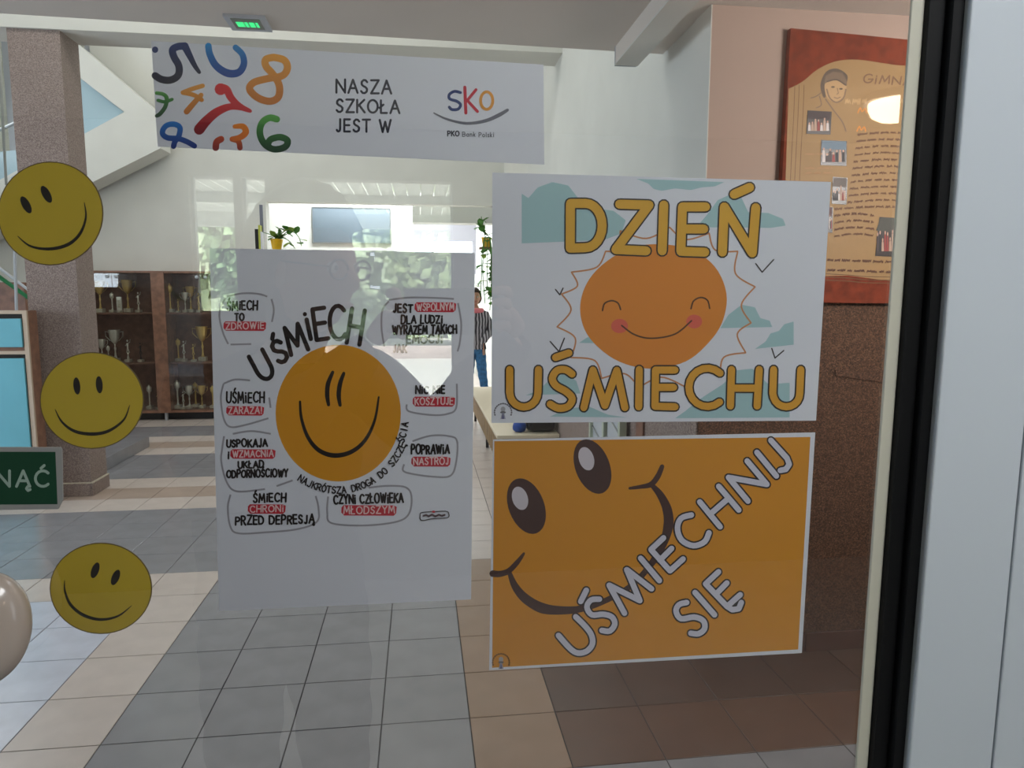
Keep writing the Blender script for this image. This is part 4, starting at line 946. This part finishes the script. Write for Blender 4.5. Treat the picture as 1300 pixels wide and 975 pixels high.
# --- the tall hand-lettered poster
p3 = sheet('facts_poster', [(266, 315), (603, 321), (598, 761), (278, 776)], YP, PAPER, .0003, 'tall white poster with a yellow smiling circle ringed by hand-lettered facts', 'poster')
C1 = (3.4211, 240, 300); B2 = 752.6
K = Ink(YP-.00004, *C1, 1e-6); GR = (160, 158, 166)
for s in ([(160, 268), (140, 300), (132, 350), (148, 420), (170, 468)], [(165, 262), (230, 248), (300, 250), (340, 262)], [(358, 272), (368, 320), (360, 372)], [(180, 470), (270, 468)],
          [(150, 640), (138, 700), (150, 790), (180, 828), (250, 818), (345, 790)], [(150, 640), (200, 622), (265, 626)], [(348, 700), (354, 745)],
          [(152, 868), (144, 920), (140, 980), (165, 1070), (210, 1108), (330, 1098)], [(190, 858), (270, 846), (355, 858)], [(380, 1085), (450, 1060)],
          [(180, 1122), (168, 1180), (180, 1262), (215, 1290), (330, 1286), (470, 1272), (555, 1240), (562, 1180), (550, 1128)],
          [(604, 1130), (600, 1200), (620, 1246), (760, 1256), (900, 1240), (955, 1205), (966, 1130), (940, 1090), (860, 1084), (780, 1092)],
          [(868, 282), (840, 320), (836, 400), (848, 478)], [(868, 276), (960, 266), (1080, 268), (1150, 272)], [(1168, 290), (1182, 380), (1176, 460), (1166, 500)],
          [(945, 730), (955, 760), (1050, 776), (1120, 772), (1160, 745), (1163, 640)],
          [(970, 890), (1050, 866), (1130, 868), (1164, 890), (1160, 980), (1135, 1040), (1060, 1044), (970, 1032), (930, 1018), (934, 990)]):
    K.stroke(s, 8, GR, curve=True, caps=False)
K.build('bubble_print', p3)
K = Ink(YP-.00006, *C1, 1e-6); K.disc((648, 768), 272, 297, (222, 152, 30), n=56); BK = (34, 26, 24)
K.stroke([(624, 590), (604, 640), (600, 690), (606, 732)], [14, 20, 20, 14], BK, curve=True); K.stroke([(672, 595), (656, 640), (650, 690), (656, 734)], [14, 20, 20, 14], BK, curve=True)
K.stroke([(482, 718), (488, 790), (515, 870), (562, 928), (630, 952), (705, 936), (765, 885), (806, 800), (824, 698)], [10, 13, 16, 19, 21, 19, 16, 12, 8], BK, curve=True)
K.build('smiling_circle_print', p3)
K = Ink(YP-.0002, *C1, 2e-7)
for c, x, y, wd, h, r in (('U', 318, 562, 66, 124, -28), ('Ś', 393, 500, 52, 96, -26), ('M', 462, 446, 78, 120, -18), ('I', 520, 404, 4, 86, -12), ('E', 572, 380, 54, 134, -8), ('C', 645, 375, 68, 146, -3), ('H', 724, 392, 56, 150, 9)):
    letter(K, c, x, y, wd, h, math.radians(r), 19, BK)
K.disc((503, 338), 9, 9, BK)
RED = (206, 46, 62); RB = []
def redbox(x0, x1, yc, h):
    K.poly([(x0, yc-h*.30), (x0+h*.2, yc-h*.52), (x1-h*.3, yc-h*.5), (x1, yc-h*.36), (x1-h*.06, yc+h*.3), (x1-h*.3, yc+h*.52), (x0+h*.25, yc+h*.5), (x0-h*.02, yc+h*.2)], RED)
H_ = [('ŚMiECH', 166, 296, 302, 38), ('TO', 200, 238, 350, 30), ('UŚMiECH', 163, 326, 700, 46), ('USPOKAJA', 164, 340, 147+B2, 32), ('i', 170, 172, 197+B2, 30), ('UKŁAD', 214, 324, 240+B2, 28),
      ('ODPORNOŚCiOWY', 164, 428, 280+B2, 32), ('ŚMiECH', 280, 420, 384+B2, 36), ('PRZED DEPRESJĄ', 202, 544, 482+B2, 36), ('CZYNi CZŁOWiEKA', 630, 930, 390+B2, 38), ('POPRAWiA', 966, 1130, 174+B2, 38),
      ('JEST', 888, 970, 314, 34), ('DLA LUDZi', 922, 1100, 362, 34), ('WYRAZEM TAKiCH', 886, 1162, 407, 36), ('EMOCJi', 946, 1100, 448, 32), ('JAK', 888, 944, 488, 32), ('NiC NiE', 985, 1110, 668, 30)]
R_ = [('ZDROWiE', 160, 325, 390, 40), ('ZARAŻA!', 172, 316, 758, 40), ('WZMACNiA', 190, 366, 193+B2, 40), ('CHRONi', 266, 410, 432+B2, 40), ('MŁODSZYM', 672, 892, 438+B2, 44), ('NASTRÓJ', 976, 1126, 226+B2, 42), ('WSPÓLNYM', 990, 1150, 308, 42), ('KOSZTUJE', 982, 1146, 718, 42)]
K0 = K; K = Ink(YP-.00012, *C1, 1e-6)
for s, a, b, yc, h in R_: redbox(a-10, b+10, yc, h)
K.build('highlight_print', p3); K = K0
for s, a, b, yc, h in H_: text(K, s, a, yc+h/2, b, h, 8, BK, jitter=.22, slope=-.02)
for s, a, b, yc, h in R_: text(K, s, a, yc+h*.34, b, h*.7, 5.4, (240, 206, 206), jitter=.15, slope=-.02)
curved = 'NAJKRÓTSZA DROGA DO SZCZĘŚCIA'; a0, a1 = math.radians(238), math.radians(360-8)
for i, c in enumerate(curved):
    if c == ' ': continue
    a = a0+(a1-a0)*i/(len(curved)-1); rr = 1
    x = 648+305*math.cos(a); y = 768-332*math.sin(a)*1.0+2
    if math.sin(a) > -.35: x = 648+292*math.cos(a)
    letter(K, c, x, y, 17 if c not in 'I' else 3, 28, -(a+PI/2), 5.5, BK)
K.stroke([(1003, 1215), (1010, 1200), (1060, 1196), (1115, 1194), (1128, 1204), (1122, 1222), (1060, 1226), (1010, 1234), (1003, 1215)], 3.5, BK, curve=True)
K.stroke([(1018, 1214), (1030, 1210), (1040, 1216), (1055, 1209), (1070, 1216), (1085, 1209), (1098, 1214), (1110, 1210)], 8, (90, 70, 74))
K.disc((1062, 1196), 7, 5, RED)
K.build('lettering_print', p3)
# --- school banner
p4 = sheet('school_banner', [(192, 52), (690, 82), (691, 209), (200, 186)], YP, PAPER, .0004, 'long white banner with coloured numerals reading NASZA SZKOŁA JEST W', 'banner')
K = Ink(YP-.00004, 3.25, 0, 0, 1e-6); K.creep = 1e-6
def num(s, w_, c1, c2, g):
    K.grad = g
    K.stroke(s, [v*1.25 for v in w_] if isinstance(w_, list) else w_*1.25, c1, c2, curve=True)
NV, ND = (34, 60, 120), (16, 22, 48)
num([(640, 312), (668, 328), (705, 330), (735, 310), (738, 272), (718, 235), (712, 205), (735, 192), (760, 190)], 24, NV, ND, (180, 330)); num([(762, 190), (785, 235), (803, 270), (822, 298)], [26, 20, 16, 12], NV, ND, (180, 330)); K.grad = (180, 330)
K.disc((640, 205), 13, 13, NV)
num([(860, 190), (866, 225), (892, 272), (940, 302), (985, 298), (1006, 265), (1000, 225), (972, 196)], [22, 22, 24, 26, 24, 22, 20, 20], (44, 150, 214), (16, 66, 150), (180, 310))
OR1, OR2 = (240, 166, 60), (200, 116, 40)
num([(1128, 236), (1172, 248), (1186, 280), (1165, 312), (1105, 324), (1048, 340), (1030, 368), (1062, 402), (1112, 418), (1148, 400), (1152, 352), (1126, 306), (1098, 274), (1096, 246), (1128, 236)], 24, OR1, OR2, (230, 420))
num([(836, 354), (790, 368), (754, 382)], 15, OR1, OR2, (340, 470)); num([(754, 382), (800, 392), (832, 412)], 15, OR1, OR2, (340, 470)); num([(830, 392), (800, 425), (770, 460)], [16, 18, 20], OR1, OR2, (340, 470))
num([(910, 368), (935, 370), (952, 402), (985, 436), (1032, 458)], [40, 26, 24, 22, 12], (226, 36, 50), (190, 28, 50), (350, 540)); num([(1000, 446), (950, 440), (895, 462), (850, 500), (822, 534)], [16, 22, 28, 32, 36], (216, 30, 46), (130, 20, 34), (440, 545))
GN, GD = (92, 176, 76), (24, 66, 40)
num([(1142, 492), (1112, 486), (1082, 506), (1072, 548), (1090, 592), (1130, 616), (1176, 606), (1186, 580), (1156, 566), (1116, 576), (1104, 600)], 22, GN, GD, (480, 615))
num([(968, 522), (1002, 522), (1014, 545), (992, 566), (958, 572)], [14, 20, 22, 20, 14], (240, 140, 40), (214, 100, 40), (510, 615)); num([(958, 574), (984, 584), (990, 610)], 18, (230, 120, 40), (150, 50, 40), (560, 615))
num([(890, 610), (894, 586), (912, 574)], 22, (206, 84, 44), (140, 40, 40), (560, 615))
num([(646, 384), (672, 388), (688, 405), (682, 440), (660, 470), (646, 478)], [12, 12, 14, 14, 14, 12], GN, GD, (370, 480)); num([(652, 414), (680, 420), (710, 410)], 11, GN, GD, (370, 480))
BL, BD = (40, 130, 210), (20, 50, 130)
num([(802, 602), (770, 584), (735, 572), (690, 568), (670, 548), (684, 520), (716, 512), (742, 526), (738, 560), (722, 584), (716, 604)], 18, BL, BD, (500, 610))
K.build('numeral_print', p4)
K = Ink(YP-.00006, 3.25, 400, 0, 5e-7); TX = (40, 44, 60); K.grad = (0, 1)
text(K, 'NASZA', 88, 382, 314, 54, 9, TX, slope=.022); text(K, 'SZKOŁA', 88, 462, 348, 52, 9, TX, slope=.022); text(K, 'JEST W', 88, 542, 312, 50, 9, TX, slope=.016)
K.stroke([(600, 382), (575, 377), (554, 390), (556, 408), (585, 418), (600, 432), (590, 450), (565, 452), (554, 442)], 12, (34, 60, 120), curve=True)
K.stroke([(618, 360), (622, 466)], 13, (204, 34, 60)); K.stroke([(664, 370), (628, 414), (670, 460)], 12, (204, 34, 60))
K.stroke([(p[0], p[1]) for p in arc(708, 415, 25, 36, 40, 398, 16)], 12, (232, 158, 60), curve=True)
K.stroke([(490, 466), (540, 490), (600, 506), (650, 508), (710, 496), (760, 474), (794, 454)], [5, 9, 11, 12, 14, 16, 12], (110, 112, 124), curve=True)
text(K, 'PKO', 547, 561, 594, 20, 5, TX); text(K, 'Bank', 608, 563, 662, 18, 3, (90, 92, 104)); text(K, 'Polski', 676, 565, 738, 18, 3, (90, 92, 104))
K.build('logo_print', p4)
# --- three round stickers
def sticker(c, rx, ry, eyes, mouth, wmax, label):
    t = thing('smiley_sticker', label, 'sticker', (0, 0, 0), 'round yellow smiley stickers down the left side of the glass')
    pts = [(c[0]+rx*math.cos(a), c[1]+ry*math.sin(a)) for a in [2*PI*i/48 for i in range(48)]]
    bm = bmesh.new(); prism(bm, [(atY(*p, YP).x, atY(*p, YP).z) for p in pts], YP, YP+.0006); obj('disc', bm, mat('sticker_edge', (120, 100, 60), .5), t)
    K = Ink(YP-.0001); K.disc(c, rx-1.3, ry-1.3, (214, 186, 52), n=48); K.build('yellow_print', t)
    K = Ink(YP-.0002)
    for (x, y, a, b, r) in eyes: K.disc((x, y), a, b, (26, 22, 18), r)
    n_ = len(mouth); K.stroke(mouth, [max(.8, wmax*math.sin(PI*(i+.35)/(n_-.3))) for i in range(n_)], (26, 22, 18), curve=True)
    K.build('face_print', t)
sticker((64, 271), 67, 66, [(33, 260, 5.2, 12, -.5), (58.8, 246.7, 5.2, 12, -.5)], [(22.6, 300), (38.8, 312.5), (62.5, 316), (86, 310.5), (101.5, 296.7), (109, 276), (107, 257)], 4.4, 'topmost round yellow smiley sticker, tilted, over the top of the pillar')
sticker((116.5, 508.5), 66, 61.5, [(97.5, 490, 4.4, 11, -.1), (126, 488.4, 4.4, 11, -.08)], [(70, 520), (79, 536), (95, 547.5), (117, 551), (138, 547), (157, 533), (164.6, 514.6)], 4.4, 'middle round yellow smiley sticker, upright, overlapping the trophy cabinet')
sticker((128, 747), 65, 58, [(120.8, 724, 4.8, 10.5, .35), (146.7, 733, 4.8, 10.5, .4)], [(82, 736.8), (82.6, 751), (90, 768), (106, 781), (128, 786.5), (150, 782), (167, 769)], 4.2, 'lowest round yellow smiley sticker, in front of the tiled floor')
# --- push sign on the glass
def signpx(x, y): return (x/6.964, 520+y/6.964)
sp = thing('push_sign', 'green and grey sign reading PCHNĄĆ at the left edge of the glass', 'sign', (0, 0, 0))
YSg = YG-.0095
def sgn(name, pts, y0, y1, m, bev=False):
    bm = bmesh.new(); prism(bm, [(atY(*signpx(*p), YSg).x, atY(*signpx(*p), YSg).z) for p in pts], y0, y1); return obj(name, bm, m, sp)
sgn('plate', [(-900, 330), (530, 335), (545, 350), (553, 800), (512, 880), (-900, 900)], YSg, YSg+.0015, mat('grey_sign_plate', (150, 150, 148), .4))
K = Ink(YSg-.0001, 6.964, 0, 520); K.poly([(-860, 372), (490, 374), (508, 836), (-860, 846)], (4, 62, 38)); K.build('green_print', sp)
K = Ink(YSg-.0002, 6.964, 0, 520); LG = (150, 172, 160)
for i, c in enumerate('PCHNĄĆ'):
    cx_ = {'P': -640, 'C': -440, 'H': -230, 'N': 25, 'Ą': 205, 'Ć': 372}[c]
    letter(K, c, cx_, 610, 118 if c != 'P' else 90, 138, 0, 25, LG)
K.build('word_print', sp)
# --- rounded cream knob at the left edge
kb = thing('door_knob', 'rounded glossy cream door pull at the left edge of the glass', 'handle', tuple(atY(-20, 799, .566)))
KM = mat('cream_enamel', (184, 170, 158), .22, coat=.5)
bm = bmesh.new(); bmesh.ops.create_icosphere(bm, subdivisions=4, radius=1)
for v in bm.verts: v.co = Vector((v.co.x*.033, v.co.y*.022, v.co.z*.045+.006*v.co.x))
obj('knob_head', bm, KM, kb, smooth=True)
bm = bmesh.new(); tube(bm, [(0, .012, 0), (0, .0235, 0)], .018, 20); obj('knob_rose', bm, STEEL, kb)
# ------------------------------------------------------------------ parchment board on the pink wall
YBd = 2.868
pb = thing('parchment_board', 'rust-red board with a big parchment sheet of handwriting and photographs', 'board', (0, 0, 0))
C5 = (2.5648, 960, 20)
def c5(x, y): return (960+x/2.5648, 20+y/2.5648)
def slab(name, pts, y0, y1, m, par=pb):
    bm = bmesh.new(); prism(bm, [(atY(*c5(*p), y0).x, atY(*c5(*p), y0).z) for p in pts], y0, y1); return obj(name, bm, m, par)
slab('cloth_backing', [(113, 40), (560, 84), (760, 100), (760, 940), (218, 934), (70, 934), (84, 540)], YBd, 2.899, mat('rust_red_cloth', (128, 54, 30), .9, noise=.25, scale=26, bump=.5))
PC = (162, 128, 80)
K = Ink(YBd-.0003, *C5)
K.poly([(p.x, p.y) for p in spline([(105, 238), (150, 215), (200, 175), (260, 148), (330, 143), (420, 155), (480, 162), (740, 178)], 5)]+[(700, 860), (440, 864), (300, 846), (90, 850), (95, 560)], PC)
for x in (118, 132, 148): K.stroke([(x+8, 225), (x+4, 330), (x-4, 480), (x-14, 700)], 2.4, (120, 84, 44), curve=True, caps=False)
for y in (846, 856, 866): K.stroke([(215, y-6), (300, y-2), (380, y+4), (640, y+6)], 2.4, (110, 76, 40), curve=True, caps=False)
K.build('parchment_print', pb)
K = Ink(YBd-.0006, *C5); G1, G2 = (130, 104, 78), (92, 74, 60)
K.disc((258, 232), 36, 48, (186, 150, 104), .1); K.stroke([(222, 262), (216, 225), (232, 188), (262, 178), (292, 196), (290, 222)], [10, 14, 14, 12, 10, 6], G2, curve=True)
K.poly([(222, 222), (226, 196), (250, 182), (280, 186), (294, 210), (296, 226), (272, 210), (240, 212)], (120, 98, 76)); K.stroke([(232, 214), (262, 208), (292, 226)], 5, G2, curve=True); K.stroke([(230, 240), (240, 268), (262, 282), (284, 268), (292, 240)], 5, G1, curve=True)
for x, y in ((250, 232), (276, 238)): K.disc((x, y), 6, 3, G2)
K.stroke([(264, 236), (268, 252), (262, 256)], 2.5, G1); K.stroke([(254, 266), (264, 269), (274, 265)], 3, G1)
K.stroke([(212, 250), (196, 262), (178, 268)], 4, G1, curve=True); K.stroke([(226, 272), (250, 305), (280, 345), (292, 376)], 5, G1, curve=True); K.stroke([(206, 262), (212, 290), (196, 300)], 4, G1, curve=True)
K.build('portrait_print', pb)
K = Ink(YBd-.0009, *C5, 1e-6); rs = random.Random(3)
def scribble(x0, x1, y, h, w_, col, sag=0., slope=0.):
    pts = []; x = x0
    while x < x1:
        L = rs.uniform(14, 34); e = min(x+L, x1); q = x; up = 1
        while q < e:
            t = (q-x0)/max(1, x1-x0); pts.append((q, y+slope*(q-x0)-sag*math.sin(PI*t)+up*h*rs.uniform(.2, .55))); up = -up; q += rs.uniform(2, 3.6)
        if len(pts) > 1: K.stroke(pts, w_, col, caps=False)
        pts = []; x = e+rs.uniform(4, 8)
text(K, 'GiMNAZJUM', 348, 218, 640, 26, 5, (122, 86, 56), slope=.05, italic=.2, jitter=.2)
scribble(290, 560, 280, 20, 3, (196, 160, 110), slope=-.02)
for x, y in ((345, 308), (342, 368)): K.stroke([(x-14, y+8), (x-6, y-8), (x, y+4), (x+10, y-6), (x+14, y+8)], 4, (220, 140, 50), curve=True)
for i in range(16):
    y = 372+i*22.5; x0 = 330-i*3.2-(10 if i > 10 else 0); x1 = 520 if i < 12 else 385; 
    scribble(x0 if i < 11 else 255, x1, y+16-(i*.5), 9, 2.3, (104, 62, 32), sag=7, slope=-.01)
for y in (795, 828): scribble(232, 640, y, 10, 2.6, (96, 56, 30), slope=.03)
for y in (496, 512, 450): scribble(160, 250, y, 6, 1.6, (190, 140, 96))
K.build('handwriting_print', pb)
def photo(x0, y0, x1, y1, kx, seed, tint):
    rs2 = random.Random(seed); q = [(x0+kx, y0), (x1+kx, y0+4), (x1, y1+3), (x0, y1)]
    ph_ = slab('pasted_photograph', q, YBd-.0022, YBd-.0012, mat('photo_dark', (58, 50, 50), .3))
    K = Ink(YBd-.0026, *C5); W_, H2 = x1-x0, y1-y0
    K.poly([(x0+kx+3, y0+3), (x1+kx-3, y0+5), (x1-2, y0+H2*.4), (x0+3, y0+H2*.35)], tint)
    for i in range(7):
        xx = x0+W_*(.12+.76*i/6); hh = H2*rs2.uniform(.35, .6); c = rs2.choice([(214, 206, 204), (150, 60, 56), (70, 58, 60), (190, 160, 140), (40, 38, 44)])
        K.poly([(xx-W_*.06, y1-H2*.12), (xx-W_*.045, y1-hh), (xx+W_*.045, y1-hh), (xx+W_*.06, y1-H2*.12)], c); K.disc((xx, y1-hh-H2*.05), W_*.035, H2*.05, (200, 160, 140))
    K.build('picture_print', ph_)
photo(164, 308, 242, 384, 4, 1, (60, 44, 48)); photo(210, 404, 294, 486, 2, 2, (110, 132, 150)); photo(246, 524, 294, 612, 4, 3, (104, 96, 92)); photo(222, 620, 248, 704, 3, 4, (90, 60, 60)); photo(388, 655, 452, 782, 14, 5, (70, 72, 66))
